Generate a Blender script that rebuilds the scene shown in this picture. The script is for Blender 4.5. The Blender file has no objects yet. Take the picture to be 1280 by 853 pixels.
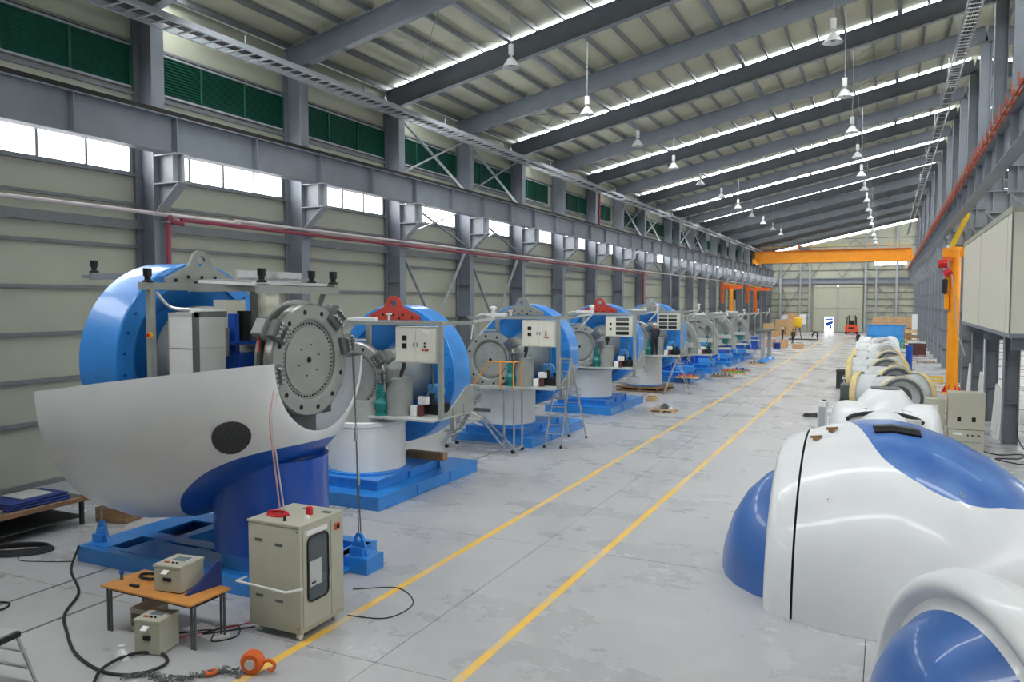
import bpy, bmesh, math, random
from mathutils import Vector, Matrix, Euler
random.seed(7)
scene = bpy.context.scene
COL = scene.collection
PI = math.pi
R = math.radians

# ---------------------------------------------------------------- camera
cam_d = bpy.data.cameras.new('camera'); cam = bpy.data.objects.new('camera', cam_d); COL.objects.link(cam)
cam.location = (0, 0, 5.2); cam.rotation_euler = (R(90 - 2.892), 0, R(25.594))
cam_d.sensor_width = 36; cam_d.lens = 980 / 1280 * 36; cam_d.clip_start = .05; cam_d.clip_end = 600
scene.camera = cam
# ---------------------------------------------------------------- world, exposure
w = bpy.data.worlds.new('world'); scene.world = w; w.use_nodes = True
w.node_tree.nodes['Background'].inputs[0].default_value = (.75, .85, 1, 1)
w.node_tree.nodes['Background'].inputs[1].default_value = 1.0
scene.view_settings.view_transform = 'Standard'
try: scene.view_settings.look = 'None'
except Exception: pass
scene.view_settings.exposure = 0.0; scene.view_settings.gamma = 1.0
scene.view_settings.use_curve_mapping = False
SKYLIGHT_E = 22.0      # daylight coming through the translucent roof strips
WINDOW_E = 9.0         # daylight coming through the frosted clerestory panes

# ---------------------------------------------------------------- materials
MATS = {}
def mat(name, col, rough=.5, metal=0, var=.12, scale=3.0, bump=0.0, bscale=40.0, spec=.5, coat=0.0, emit=0.0, alpha=1.0, trans=0.0):
    m = bpy.data.materials.new(name); m.use_nodes = True
    nt = m.node_tree; b = nt.nodes['Principled BSDF']
    b.inputs['Roughness'].default_value = rough; b.inputs['Metallic'].default_value = metal
    b.inputs['Specular IOR Level'].default_value = spec
    b.inputs['Coat Weight'].default_value = coat
    b.inputs['Transmission Weight'].default_value = trans
    b.inputs['Alpha'].default_value = alpha
    tc = nt.nodes.new('ShaderNodeTexCoord')
    if var > 0:
        n = nt.nodes.new('ShaderNodeTexNoise'); n.inputs['Scale'].default_value = scale; n.inputs['Detail'].default_value = 5
        nt.links.new(tc.outputs['Object'], n.inputs['Vector'])
        r = nt.nodes.new('ShaderNodeValToRGB'); e = r.color_ramp.elements
        e[0].position = .3; e[1].position = .72
        e[0].color = tuple(c * (1 - var) for c in col) + (1,)
        e[1].color = tuple(min(1, c * (1 + var)) for c in col) + (1,)
        nt.links.new(n.outputs['Fac'], r.inputs['Fac']); nt.links.new(r.outputs['Color'], b.inputs['Base Color'])
    else:
        b.inputs['Base Color'].default_value = tuple(col) + (1,)
    if bump > 0:
        n2 = nt.nodes.new('ShaderNodeTexNoise'); n2.inputs['Scale'].default_value = bscale; n2.inputs['Detail'].default_value = 3
        nt.links.new(tc.outputs['Object'], n2.inputs['Vector'])
        bp = nt.nodes.new('ShaderNodeBump'); bp.inputs['Strength'].default_value = bump; bp.inputs['Distance'].default_value = .02
        nt.links.new(n2.outputs['Fac'], bp.inputs['Height']); nt.links.new(bp.outputs['Normal'], b.inputs['Normal'])
    if emit > 0:
        b.inputs['Emission Color'].default_value = tuple(col) + (1,); b.inputs['Emission Strength'].default_value = emit
    MATS[name] = m
    return m
def s(r, g, b):                      # sRGB 0-255 -> linear
    f = lambda c: (c / 255 / 12.92) if c <= 10 else ((c / 255 + .055) / 1.055) ** 2.4
    return (f(r), f(g), f(b))
mat('steel', s(128, 134, 142), .5, var=.10, scale=1.2)
mat('steel_light', s(158, 163, 168), .45, var=.08)
mat('cream', s(176, 177, 158), .55, var=.05, scale=.7)
mat('cream_roof', s(188, 186, 164), .6, var=.06, scale=.6)
mat('girt', s(120, 124, 126), .5, var=.08)
mat('louver', s(20, 84, 66), .45, var=.12, scale=2)
mat('louver_dark', s(10, 26, 24), .6, var=.1)
mat('rail', s(44, 42, 40), .55, .4, var=.2)
mat('white', s(228, 230, 230), .3, var=.03, coat=.3)
mat('white_matte', s(225, 226, 224), .55, var=.04)
mat('blue', s(50, 138, 220), .33, var=.10, scale=1.5, coat=.25)
mat('blue_light', s(72, 156, 226), .35, var=.07, scale=1.5)
mat('blue_deep', s(20, 78, 176), .3, var=.12, scale=1.2, coat=.3)
mat('grey', s(148, 152, 147), .45, var=.09, scale=2.5)
mat('grey_dark', s(92, 98, 96), .5, var=.12)
mat('grey_light', s(190, 192, 188), .4, var=.06)
mat('machined', s(168, 170, 166), .3, .75, var=.08)
mat('chrome', s(200, 202, 204), .18, .9, var=.1)
mat('alu', s(196, 198, 200), .35, .7, var=.08)
mat('red_lug', s(186, 66, 54), .5, var=.1)
mat('red', s(196, 30, 34), .4, var=.1)
mat('hose_pink', s(208, 156, 152), .5, var=.06)
mat('pipe_red', s(142, 58, 76), .4, var=.1)
mat('pipe_pale', s(196, 186, 186), .4, var=.06)
mat('orange', s(250, 158, 22), .4, var=.07, scale=1.5)
mat('orange_dark', s(222, 98, 26), .45, var=.12)
mat('yellow', s(236, 190, 40), .5, var=.1)
mat('teal', s(18, 120, 116), .35, var=.12)
mat('conductor', s(170, 88, 66), .5, var=.15)
mat('panel_cream', s(226, 223, 206), .45, var=.03)
mat('cabinet', s(184, 182, 164), .42, var=.04)
mat('black', s(22, 22, 24), .5, var=.2)
mat('rubber', s(38, 38, 42), .6, var=.2)
mat('dark_hole', s(14, 14, 15), .8, var=0)
mat('wood_top', s(206, 142, 72), .4, var=.12, scale=4)
mat('wood', s(150, 116, 84), .7, var=.25, scale=5)
mat('wood_pale', s(206, 176, 132), .7, var=.15, scale=5)
mat('cardboard', s(198, 158, 116), .75, var=.1, scale=2)
mat('copper', s(190, 110, 70), .4, .4, var=.2)
mat('glass', s(120, 132, 136), .08, var=.1, spec=.8)
mat('glass_dark', s(70, 82, 90), .1, var=.1, spec=.8)
mat('screen', s(118, 136, 138), .25, var=.05)
mat('beige_band', s(222, 200, 140), .6, var=.12, scale=5)
mat('cast', s(200, 203, 204), .5, var=.1, scale=2)
mat('plastic_wrap', s(214, 216, 216), .25, var=.08, scale=3, bump=.4, bscale=6, alpha=1)
mat('fabric_dark', s(44, 48, 58), .85, var=.2)
mat('fabric_blue', s(44, 60, 120), .85, var=.15)
mat('skin', s(196, 150, 122), .6, var=.05)
mat('green', s(70, 160, 70), .5, var=.1)
mat('brown_red', s(92, 48, 46), .6, var=.15)
mat('mesh_dark', s(58, 60, 62), .6, var=.1)
mat('paper', s(236, 236, 232), .8, var=.03)
mat('lamp_glow', s(250, 250, 246), .3, var=0, emit=2.2)
mat('skylight', (.95, .98, 1.0), .5, var=0, emit=SKYLIGHT_E)
mat('window_light', (.97, .98, 1.0), .5, var=0, emit=WINDOW_E)
mat('door_light', (.97, .98, 1.0), .5, var=0, emit=3.2)

def floor_mat():
    m = bpy.data.materials.new('concrete'); m.use_nodes = True; nt = m.node_tree; b = nt.nodes['Principled BSDF']
    g = nt.nodes.new('ShaderNodeNewGeometry')
    n1 = nt.nodes.new('ShaderNodeTexNoise'); n1.inputs['Scale'].default_value = .35; n1.inputs['Detail'].default_value = 8; n1.inputs['Roughness'].default_value = .62
    mp = nt.nodes.new('ShaderNodeMapping'); mp.inputs['Scale'].default_value = (1, 1.3, 1)
    nt.links.new(g.outputs['Position'], mp.inputs['Vector']); nt.links.new(mp.outputs['Vector'], n1.inputs['Vector'])
    r1 = nt.nodes.new('ShaderNodeValToRGB'); e = r1.color_ramp.elements
    e[0].position = .32; e[0].color = s(174, 174, 175) + (1,); e[1].position = .68; e[1].color = s(190, 190, 190) + (1,)
    nt.links.new(n1.outputs['Fac'], r1.inputs['Fac'])
    n2 = nt.nodes.new('ShaderNodeTexNoise'); n2.inputs['Scale'].default_value = 2.4; n2.inputs['Detail'].default_value = 9; n2.inputs['Distortion'].default_value = 1.2
    nt.links.new(g.outputs['Position'], n2.inputs['Vector'])
    r2 = nt.nodes.new('ShaderNodeValToRGB'); e = r2.color_ramp.elements
    e[0].position = .2; e[0].color = (.93, .93, .93, 1); e[1].position = .62; e[1].color = (1, 1, 1, 1)
    nt.links.new(n2.outputs['Fac'], r2.inputs['Fac'])
    mx = nt.nodes.new('ShaderNodeMixRGB'); mx.blend_type = 'MULTIPLY'; mx.inputs[0].default_value = 1
    nt.links.new(r1.outputs['Color'], mx.inputs[1]); nt.links.new(r2.outputs['Color'], mx.inputs[2])
    nt.links.new(mx.outputs[0], b.inputs['Base Color'])
    r3 = nt.nodes.new('ShaderNodeValToRGB'); e = r3.color_ramp.elements
    e[0].position = .3; e[0].color = (.20, .20, .20, 1); e[1].position = .7; e[1].color = (.40, .40, .40, 1)
    nt.links.new(n1.outputs['Fac'], r3.inputs['Fac']); nt.links.new(r3.outputs['Color'], b.inputs['Roughness'])
    b.inputs['Specular IOR Level'].default_value = .5
    MATS['concrete'] = m
floor_mat()
def line_mat():
    m = bpy.data.materials.new('yellow_paint'); m.use_nodes = True; nt = m.node_tree; b = nt.nodes['Principled BSDF']
    g = nt.nodes.new('ShaderNodeNewGeometry')
    n = nt.nodes.new('ShaderNodeTexNoise'); n.inputs['Scale'].default_value = .55; n.inputs['Detail'].default_value = 9; n.inputs['Roughness'].default_value = .75
    nt.links.new(g.outputs['Position'], n.inputs['Vector'])
    r = nt.nodes.new('ShaderNodeValToRGB'); e = r.color_ramp.elements
    e[0].position = .36; e[0].color = s(206, 200, 184) + (1,); e[1].position = .5; e[1].color = s(244, 196, 84) + (1,)
    nt.links.new(n.outputs['Fac'], r.inputs['Fac']); nt.links.new(r.outputs['Color'], b.inputs['Base Color'])
    b.inputs['Roughness'].default_value = .35
    MATS['yellow_paint'] = m
line_mat()

# ---------------------------------------------------------------- mesh helpers
class MB:
    def __init__(self): self.bm = bmesh.new()
    def box(self, x0, x1, y0, y1, z0, z1, bev=0):
        return self.obox(((x0+x1)/2, (y0+y1)/2, (z0+z1)/2), (abs(x1-x0)/2, abs(y1-y0)/2, abs(z1-z0)/2), None, bev)
    def obox(self, c, h, rot=None, bev=0):
        M = Matrix.Translation(c)
        if rot is not None: M = M @ rot.to_4x4()
        vs = [self.bm.verts.new(M @ Vector((sx*h[0], sy*h[1], sz*h[2]))) for sx in (-1, 1) for sy in (-1, 1) for sz in (-1, 1)]
        fs = [self.bm.faces.new([vs[i] for i in f]) for f in ((0,1,3,2),(4,6,7,5),(0,4,5,1),(2,3,7,6),(0,2,6,4),(1,5,7,3))]
        if bev > 0:
            es = list({e for f in fs for e in f.edges})
            bmesh.ops.bevel(self.bm, geom=es, offset=bev, segments=2, affect='EDGES', profile=.5)
        return self
    def bar(self, p0, p1, wx, wz, up=(0, 0, 1)):
        p0 = Vector(p0); p1 = Vector(p1); d = (p1 - p0); L = d.length; d.normalize()
        u = Vector(up)
        if abs(d.dot(u)) > .98: u = Vector((0, 1, 0))
        sd = d.cross(u).normalized(); u = sd.cross(d).normalized()
        rot = Matrix((sd, d, u)).transposed()
        return self.obox((p0 + p1) / 2, (wx/2, L/2, wz/2), rot)
    def ibeam(self, p0, p1, h, wd, tf=.03, tw=.02, up=(0, 0, 1)):
        p0 = Vector(p0); p1 = Vector(p1); d = (p1 - p0); L = d.length; d.normalize()
        u = Vector(up); sd = d.cross(u).normalized(); u = sd.cross(d).normalized()
        rot = Matrix((sd, d, u)).transposed(); c = (p0 + p1) / 2
        self.obox(c + u*(h/2 - tf/2), (wd/2, L/2, tf/2), rot)
        self.obox(c - u*(h/2 - tf/2), (wd/2, L/2, tf/2), rot)
        self.obox(c, (tw/2, L/2, h/2 - tf), rot)
        return self
    def cyl(self, p0, p1, r, seg=16, r2=None, cap=True):
        p0 = Vector(p0); p1 = Vector(p1); d = (p1 - p0).normalized(); r2 = r if r2 is None else r2
        a = d.orthogonal().normalized(); b = d.cross(a)
        A = []; B = []
        for i in range(seg):
            t = 2*PI*i/seg; v = a*math.cos(t) + b*math.sin(t)
            A.append(self.bm.verts.new(p0 + v*r)); B.append(self.bm.verts.new(p1 + v*r2))
        for i in range(seg):
            j = (i+1) % seg; self.bm.faces.new((A[i], A[j], B[j], B[i]))
        if cap:
            self.bm.faces.new(A[::-1]); self.bm.faces.new(B)
        return self
    def lathe(self, prof, o=(0, 0, 0), axis=(0, 0, 1), ref=None, seg=32, a0=0, a1=2*PI):
        """prof: list of (radius, distance along axis)"""
        o = Vector(o); d = Vector(axis).normalized()
        a = (Vector(ref) if ref is not None else d.orthogonal()).normalized(); b = d.cross(a)
        full = abs(a1 - a0 - 2*PI) < 1e-6; n = seg if full else seg + 1
        rings = []
        for (r, t) in prof:
            if r < 1e-5: rings.append([self.bm.verts.new(o + d*t)])
            else: rings.append([self.bm.verts.new(o + d*t + (a*math.cos(a0+(a1-a0)*i/seg) + b*math.sin(a0+(a1-a0)*i/seg))*r) for i in range(n)])
        for A, B in zip(rings, rings[1:]):
            for i in range(seg):
                j = (i+1) % n
                if len(A) == 1 and len(B) == 1: continue
                if len(A) == 1: q = (A[0], B[j], B[i])
                elif len(B) == 1: q = (A[i], A[j], B[0])
                else: q = (A[i], A[j], B[j], B[i])
                try: self.bm.faces.new(q)
                except ValueError: pass
        return self
    def prism(self, pts, o, ax, ay, depth):
        """polygon pts (u,v) in plane o + u*ax + v*ay, extruded both ways along normal by depth/2"""
        o = Vector(o); ax = Vector(ax); ay = Vector(ay); nrm = ax.cross(ay).normalized()
        A = [self.bm.verts.new(o + ax*u + ay*v - nrm*depth/2) for u, v in pts]
        B = [self.bm.verts.new(o + ax*u + ay*v + nrm*depth/2) for u, v in pts]
        self.bm.faces.new(A[::-1]); self.bm.faces.new(B); n = len(pts)
        for i in range(n):
            j = (i+1) % n; self.bm.faces.new((A[i], A[j], B[j], B[i]))
        return self
    def plate_hole(self, outer, hole_c, hole_r, o, ax, ay, depth, seg=20):
        """convex-ish polygon plate with a round hole: ring of quads between outline samples and the circle"""
        o = Vector(o); ax = Vector(ax); ay = Vector(ay); nrm = ax.cross(ay).normalized()
        # resample outline by angle round the hole centre
        def ray(t):
            dx, dy = math.cos(t), math.sin(t); best = None
            for (x0, y0), (x1, y1) in zip(outer, outer[1:] + outer[:1]):
                ex, ey = x1-x0, y1-y0; den = dx*ey - dy*ex
                if abs(den) < 1e-9: continue
                k = ((x0-hole_c[0])*ey - (y0-hole_c[1])*ex)/den; q = ((x0-hole_c[0])*dy - (y0-hole_c[1])*dx)/den
                if k > 0 and -1e-6 <= q <= 1+1e-6 and (best is None or k > best): best = k
            return best or hole_r*1.2
        ts = sorted([2*PI*i/seg for i in range(seg)] + [math.atan2(y-hole_c[1], x-hole_c[0]) % (2*PI) for x, y in outer])
        P = []; H = []
        for t in ts:
            k = ray(t); P.append((hole_c[0]+k*math.cos(t), hole_c[1]+k*math.sin(t))); H.append((hole_c[0]+hole_r*math.cos(t), hole_c[1]+hole_r*math.sin(t)))
        mk = lambda L, sg: [self.bm.verts.new(o + ax*u + ay*v + nrm*sg*depth/2) for u, v in L]
        P0, P1, H0, H1 = mk(P, -1), mk(P, 1), mk(H, -1), mk(H, 1); n = len(ts)
        for i in range(n):
            j = (i+1) % n
            for q in ((P1[i], P1[j], H1[j], H1[i]), (P0[j], P0[i], H0[i], H0[j]), (P0[i], P0[j], P1[j], P1[i]), (H1[i], H1[j], H0[j], H0[i])):
                try: self.bm.faces.new(q)
                except ValueError: pass
        return self
    def tube(self, path, r, seg=8, closed=False):
        path = [Vector(p) for p in path]; n = len(path); rings = []
        up = Vector((0, 0, 1)); prev = None
        for i, p in enumerate(path):
            if closed: d = path[(i+1) % n] - path[i-1]
            else: d = path[min(i+1, n-1)] - path[max(i-1, 0)]
            d.normalize()
            a = (prev - d*prev.dot(d)) if prev is not None else d.orthogonal()
            if a.length < 1e-6: a = d.orthogonal()
            a.normalize(); prev = a; b = d.cross(a)
            rings.append([self.bm.verts.new(p + (a*math.cos(2*PI*k/seg) + b*math.sin(2*PI*k/seg))*r) for k in range(seg)])
        rng = range(n) if closed else range(n-1)
        for i in rng:
            A, B = rings[i], rings[(i+1) % n]
            for k in range(seg):
                j = (k+1) % seg; self.bm.faces.new((A[k], A[j], B[j], B[k]))
        if not closed:
            self.bm.faces.new(rings[0][::-1]); self.bm.faces.new(rings[-1])
        return self
    def ball(self, c, r, seg=12, sz=1.0):
        n = seg//2
        return self.lathe([(max(0, r*math.sin(PI*i/n)) if 0 < i < n else 0, -r*sz*math.cos(PI*i/n)) for i in range(n+1)], c, (0, 0, 1), seg=seg)
    def mesh(self, name, smooth=None):
        bmesh.ops.recalc_face_normals(self.bm, faces=self.bm.faces[:])
        if smooth:
            lim = R(smooth)
            for f in self.bm.faces: f.smooth = True
            for e in self.bm.edges:
                if len(e.link_faces) == 2: e.smooth = e.calc_face_angle(0) < lim
                else: e.smooth = False
        me = bpy.data.meshes.new(name); self.bm.to_mesh(me); self.bm.free(); return me
    def build(self, name, material, parent=None, smooth=None, loc=None, label=None, rot=None):
        me = self.mesh(name, smooth); me.materials.append(MATS[material] if isinstance(material, str) else material)
        return place(name, me, parent, loc, rot, label)
def place(name, me, parent=None, loc=None, rot=None, label=None, scale=None):
    o = bpy.data.objects.new(name, me); COL.objects.link(o)
    if parent is not None: o.parent = parent
    if loc is not None: o.location = loc
    if rot is not None: o.rotation_euler = rot
    if scale is not None: o.scale = scale
    if label: o['label'] = label
    return o
def tag(o, label, cat, group=None):
    o['label'] = label; o['category'] = cat
    if group: o['group'] = group
    return o
def thing(name, label, cat, loc=(0, 0, 0), rz=0.0, group=None):
    o = bpy.data.objects.new(name, None); COL.objects.link(o); o.empty_display_size = .2
    o.location = loc; o.rotation_euler = (0, 0, rz)
    return tag(o, label, cat, group)
def struct(o): o['kind'] = 'structure'; return o
def copy_tree(o, parent=None):
    c = o.copy(); COL.objects.link(c)
    if parent is not None: c.parent = parent
    for ch in list(o.children): copy_tree(ch, c)
    return c
def curve_pts(ctrl, n=8):
    """Catmull-Rom through control points"""
    P = [Vector(p) for p in ctrl]; P = [2*P[0]-P[1]] + P + [2*P[-1]-P[-2]]; out = []
    for i in range(1, len(P)-2):
        for k in range(n):
            t = k/n; a, b, c, d = P[i-1], P[i], P[i+1], P[i+2]
            out.append(.5*((2*b) + (c-a)*t + (2*a-5*b+4*c-d)*t*t + (3*b-a-3*c+d)*t**3))
    out.append(P[-2]); return out

# ================================================================= THE SETTING
Y0, YB, YF = 15.5, 142.0, -9.0           # first column, back wall, front wall
XL, XR, XM = -19.0, 16.0, 4.1           # left wall, right wall, middle column line
SLOPE = .2127
def zr(x):                                # underside of the rafters
    return 13.2 + SLOPE * (x + 18.3) if x <= XM else 13.2 + SLOPE * (2 * XM - x + 18.3)
YC = [Y0 + 6*k for k in range(-3, 22)]    # column grid
SHIFT = {9: 2.6}                          # one odd column further along

# floor
mb = MB(); mb.box(XL-.5, XR+.5, YF-.5, YB+.5, -.4, -.055)
floor = struct(mb.build('floor', 'rail'))
xs = [(-19, -13.645), (-13.575, -12.185), (-12.115, -6.556), (-6.544, -.2), (-.188, 4.6), (4.612, 10.2), (10.212, 16)]
for (a, b) in xs:
    me = None; y = YF
    while y < YB - .1:
        y1 = min(y + 6.04, YB)
        if me is None or abs(y1 - y - 6.04) > 1e-3:
            mb = MB(); mb.box(-(b-a)/2, (b-a)/2, 0, y1 - y - .012, -.055, 0); me = mb.mesh('slab'); me.materials.append(MATS['concrete'])
        place('slab', me, floor, ((a+b)/2, y, 0)); y = y1
for xl in (-5.2, -7.9):
    mb = MB(); mb.box(xl-.075, xl+.075, 2, 112, .0005, .002); mb.build('yellow_line', 'yellow_paint', floor, label='worn yellow aisle line')

# ceiling: roof sheet, purlins, rafters, translucent strips
mb = MB()
ZS = .98
for (xa, xb) in ((XL-.3, XM), (XM, XR+.3)):
    za, zb = zr(xa)+ZS, zr(xb)+ZS
    vs = [(xa, YF, za), (xb, YF, zb), (xb, YB, zb), (xa, YB, za)]
    A = [mb.bm.verts.new(v) for v in vs]; B = [mb.bm.verts.new((v[0], v[1], v[2]+.08)) for v in vs]
    mb.bm.faces.new(A); mb.bm.faces.new(B[::-1])
    for i in range(4): mb.bm.faces.new((A[i], A[(i+1) % 4], B[(i+1) % 4], B[i]))
ceiling = struct(mb.build('ceiling', 'cream_roof'))
npur = 20
for i in range(npur + 1):
    x = -18.8 + i * 1.118
    if x > XM: break
    mb = MB(); wide = (i % 6 == 5)
    mb.box(-.04 if not wide else -.09, .04 if not wide else .09, YF, YB, zr(x)+ZS-.20, zr(x)+ZS-.01)
    mb.build('purlin', 'steel' if wide else 'girt', ceiling, loc=(x, 0, 0))
for i in range(10):
    x = XM + .8 + i * 1.2
    mb = MB(); mb.box(-.04, .04, YF, YB, zr(x)+ZS-.20, zr(x)+ZS-.01); mb.build('purlin', 'girt', ceiling, loc=(x, 0, 0))
for k, y in enumerate(YC[:-1]):
    mb = MB()
    mb.ibeam((XL+.1, y, zr(XL+.1)+.39), (XM, y, zr(XM)+.39), .78, .3, .03, .02)
    mb.build('rafter', 'steel', ceiling)
    mb = MB(); mb.ibeam((XM, y, zr(XM)+.39), (XR-.1, y, zr(XR-.1)+.39), .78, .3, .03, .02); mb.build('rafter', 'steel', ceiling)
    if (k - 3) % 2 == 0 and y > 0:
        for (xa, xb) in ((-18.6, XM-.2), (XM+.2, XR-.4)):
            mb = MB(); d = (Vector((xb, 0, zr(xb))) - Vector((xa, 0, zr(xa)))).normalized(); u = Vector((-d.z, 0, d.x))
            c = Vector(((xa+xb)/2, y+.62, (zr(xa)+zr(xb))/2 + ZS - .012))
            rot = Matrix((d, Vector((0, 1, 0)), u)).transposed()
            mb.obox(c, ((xb-xa)/2*1.022, .55, .008), rot)
            mb.build('skylight_strip', 'skylight', ceiling, label='translucent roof strip letting daylight in')
# thin roof bracing rods
for (k, xa, xb) in ((3, -17.6, -12.5), (4, -17.6, -12.5), (6, -17.6, -12.5), (5, -4, 1.5), (7, -4, 1.5), (8, -4, 1.5)):
    mb = MB(); y0, y1 = YC[k], YC[k]+6
    mb.tube([(xa, y0, zr(xa)+.6), (xb, y1, zr(xb)+.6)], .014, 5); mb.tube([(xa, y1, zr(xa)+.6), (xb, y0, zr(xb)+.6)], .014, 5)
    mb.build('tie_rod', 'girt', ceiling)

# left wall
mb = MB(); mb.box(XL-.15, XL, YF, YB, 0, 13.9)
wall_left = struct(mb.build('wall_left', 'cream'))
mb = MB(); mb.box(XL, XL+.12, YF, YB, 0, .62); mb.build('kerb', 'concrete', wall_left)
for z, h, d in ((.68, .10, .10), (2.19, .09, .10), (3.24, .09, .10), (4.40, .09, .10), (5.58, .09, .10), (6.72, .09, .10), (7.32, .26, .16), (7.9, .08, .1), (8.70, .09, .14), (10.95, .10, .12), (12.35, .07, .1)):
    mb = MB(); mb.box(XL, XL+d, YF, YB, z-h/2, z+h/2); mb.build('girt', 'girt', wall_left)
# right wall, back wall, front wall
mb = MB(); mb.box(XR, XR+.15, YF, YB, 0, 15.5); wall_right = struct(mb.build('wall_right', 'cream'))
for z in (1.2, 2.4, 3.6, 4.8, 6.0, 7.2, 8.4, 11):
    mb = MB(); mb.box(XR-.1, XR, YF, YB, z-.05, z+.05); mb.build('girt', 'girt', wall_right)
def gable(name, y0, y1):
    mb = MB(); pts = [(XL-.15, 0), (XR+.15, 0), (XR+.15, zr(XR)+1), (XM, zr(XM)+1), (XL-.15, zr(XL)+1)]
    mb.prism(pts, (0, (y0+y1)/2, 0), (1, 0, 0), (0, 0, 1), abs(y1-y0)); return struct(mb.build(name, 'cream'))
wall_back = gable('wall_back', YB, YB+.15); wall_front = gable('wall_front', YF-.15, YF)
for z in (1.2, 2.3, 3.4, 4.5, 5.6, 6.7, 7.8, 10.4, 11.7, 13.0, 14.3, 15.6):
    for (a, b) in (((XL, -11.9), (-3.4, XR)) if z < 8 else ((XL, XR),)):
        if z > 13.5: a = max(a, XL + (z-13.0)/SLOPE)
        mb = MB(); mb.box(a, b, YB-.12, YB, z-.06, z+.06); mb.build('girt', 'girt', wall_back)
for x in (-16.7, -13.5, -12.0, -3.4, -1.8, 1.2):
    mb = MB(); mb.ibeam((x, YB-.35, 0), (x, YB-.35, zr(x)+.1), .45, .32 if x not in (-13.5, -1.8) else .22, .03, .02, up=(0, 1, 0)); mb.build('mullion_post', 'steel_light', wall_back)
mb = MB(); mb.box(XL, XM, YB-.5, YB-.12, 8.15, 8.35); mb.box(XL, XM, YB-.5, YB-.12, 8.95, 9.1); mb.box(XL, XM, YB-.3, YB-.2, 8.35, 8.95)
mb.build('wind_beam', 'steel', wall_back)
for (xa, za, xb, zb) in ((-13.4, 8.0, -16.6, 2.5), (-16.6, 8.0, -15.2, 4), (-1.8, 7.9, 3.4, 2.2), (3.4, 7.9, -1.8, 2.2), (-16.6, 9.2, -14.2, 12.6), (-11.8, 12.6, -14.2, 9.2), (-11.8, 9.2, -9.5, 12.6), (-7, 9.2, -9.5, 12.6), (-7, 9.2, -4.5, 12.6), (-3.4, 9.2, -4.5, 12.6), (-1.8, 9.2, .6, 12.6), (3.4, 9.2, .6, 12.6), (-8, 13, -5, 15.4), (-2.5, 13, -5, 15.4)):
    mb = MB(); mb.bar((xa, YB-.25, za), (xb, YB-.25, zb), .08, .14, (0, 1, 0)); mb.build('brace', 'girt', wall_back)

# windows along the left wall (clerestory), one per bay with four panes
pane_me = {}
def clerestory(n, ya, yb, x, z0, z1, npane, inward):
    fr = MB(); t = .05
    fr.box(x, x+inward*.08, ya, yb, z0-t, z0); fr.box(x, x+inward*.08, ya, yb, z1, z1+t)
    for i in range(npane+1):
        y = ya + (yb-ya)*i/npane; fr.box(x, x+inward*.09, y-.035, y+.035, z0, z1)
    wo = struct(fr.build('window_%d' % n, 'girt'))
    key = (round((yb-ya)/npane, 3), round(z1-z0, 3), inward)
    if key not in pane_me:
        m = MB(); m.box(0, inward*.02, -key[0]/2+.024, key[0]/2-.024, 0, key[1]); me = m.mesh('pane'); me.materials.append(MATS['window_light']); pane_me[key] = me
    for i in range(npane): place('pane', pane_me[key], wo, (x+inward*.02, ya+(yb-ya)*(i+.5)/npane, z0))
for i, y in enumerate(YC):
    if i + 1 < len(YC): clerestory(i+1, y+.35, YC[i+1]-.35, XL, 8.78, 9.95, 4, 1)
for i in range(0, len(YC)-1):
    clerestory(101+i, YC[i]+.35, YC[i+1]-.35, XR, 6.5, 7.9, 4, -1)
# back wall window, sliding doors, wicket doorway
mb = MB(); mb.box(-2.1, 2.6, YB-.1, YB, 11.05, 11.1); mb.box(-2.1, 2.6, YB-.1, YB, 12.0, 12.05)
wo = struct(mb.build('window_60', 'alu'))
for i in range(4):
    mb = MB(); mb.box(-2.05+i*1.16, -.95+i*1.16, YB-.06, YB-.03, 11.1, 12.0); mb.build('pane', 'window_light', wo)
mb = MB()
for dz in (.18, 1.2):
    mb.bar((-18.9, YB-.12, zr(-18.9)+dz), (XM, YB-.12, zr(XM)+dz), .1, .06)
wo = struct(mb.build('window_61', 'alu'))
for i in range(5):
    xa, xb = -18.8+i*4.54, -18.8+(i+1)*4.54-.08
    mb = MB(); mb.prism([(xa, zr(xa)+.22), (xb, zr(xb)+.22), (xb, zr(xb)+.96), (xa, zr(xa)+.96)], (0, YB-.08, 0), (1, 0, 0), (0, 0, 1), .03); mb.build('pane', 'window_light', wo)
door = bpy.data.objects.new('door_1', None); COL.objects.link(door); struct(door); door.location = (-7.55, YB-.3, 0)
for sx in (-1, 1):
    mb = MB(); mb.box(sx*.03, sx*3.8, -.05, .05, .05, 8.0); leaf = mb.build('door_leaf', 'cream', door)
    mb = MB()
    for z in (.1, 4.0, 7.5): mb.box(sx*.05, sx*3.75, -.09, -.05, z-.04, z+.04)
    mb.build('rail', 'girt', leaf)
mb = MB(); mb.box(-.12, .12, -.14, -.05, .3, 7.9); mb.build('seam_post', 'steel_light', door)
mb = MB(); mb.box(-.1, .1, -.3, -.1, 7.6, 7.8); mb.build('lamp', 'lamp_glow', door)
dr = bpy.data.objects.new('door_2', None); COL.objects.link(dr); struct(dr); dr.location = (-8.85, YB-.42, 0)
mb = MB(); mb.box(-.68, .68, -.02, .02, .08, 2.6); mb.build('lit_opening', 'door_light', dr, label='bright doorway open to daylight')
mb = MB(); mb.box(-.74, -.68, -.06, .06, 0, 2.66); mb.box(.68, .74, -.06, .06, 0, 2.66); mb.box(-.74, .74, -.06, .06, 2.6, 2.66); mb.build('frame', 'alu', dr)
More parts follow.
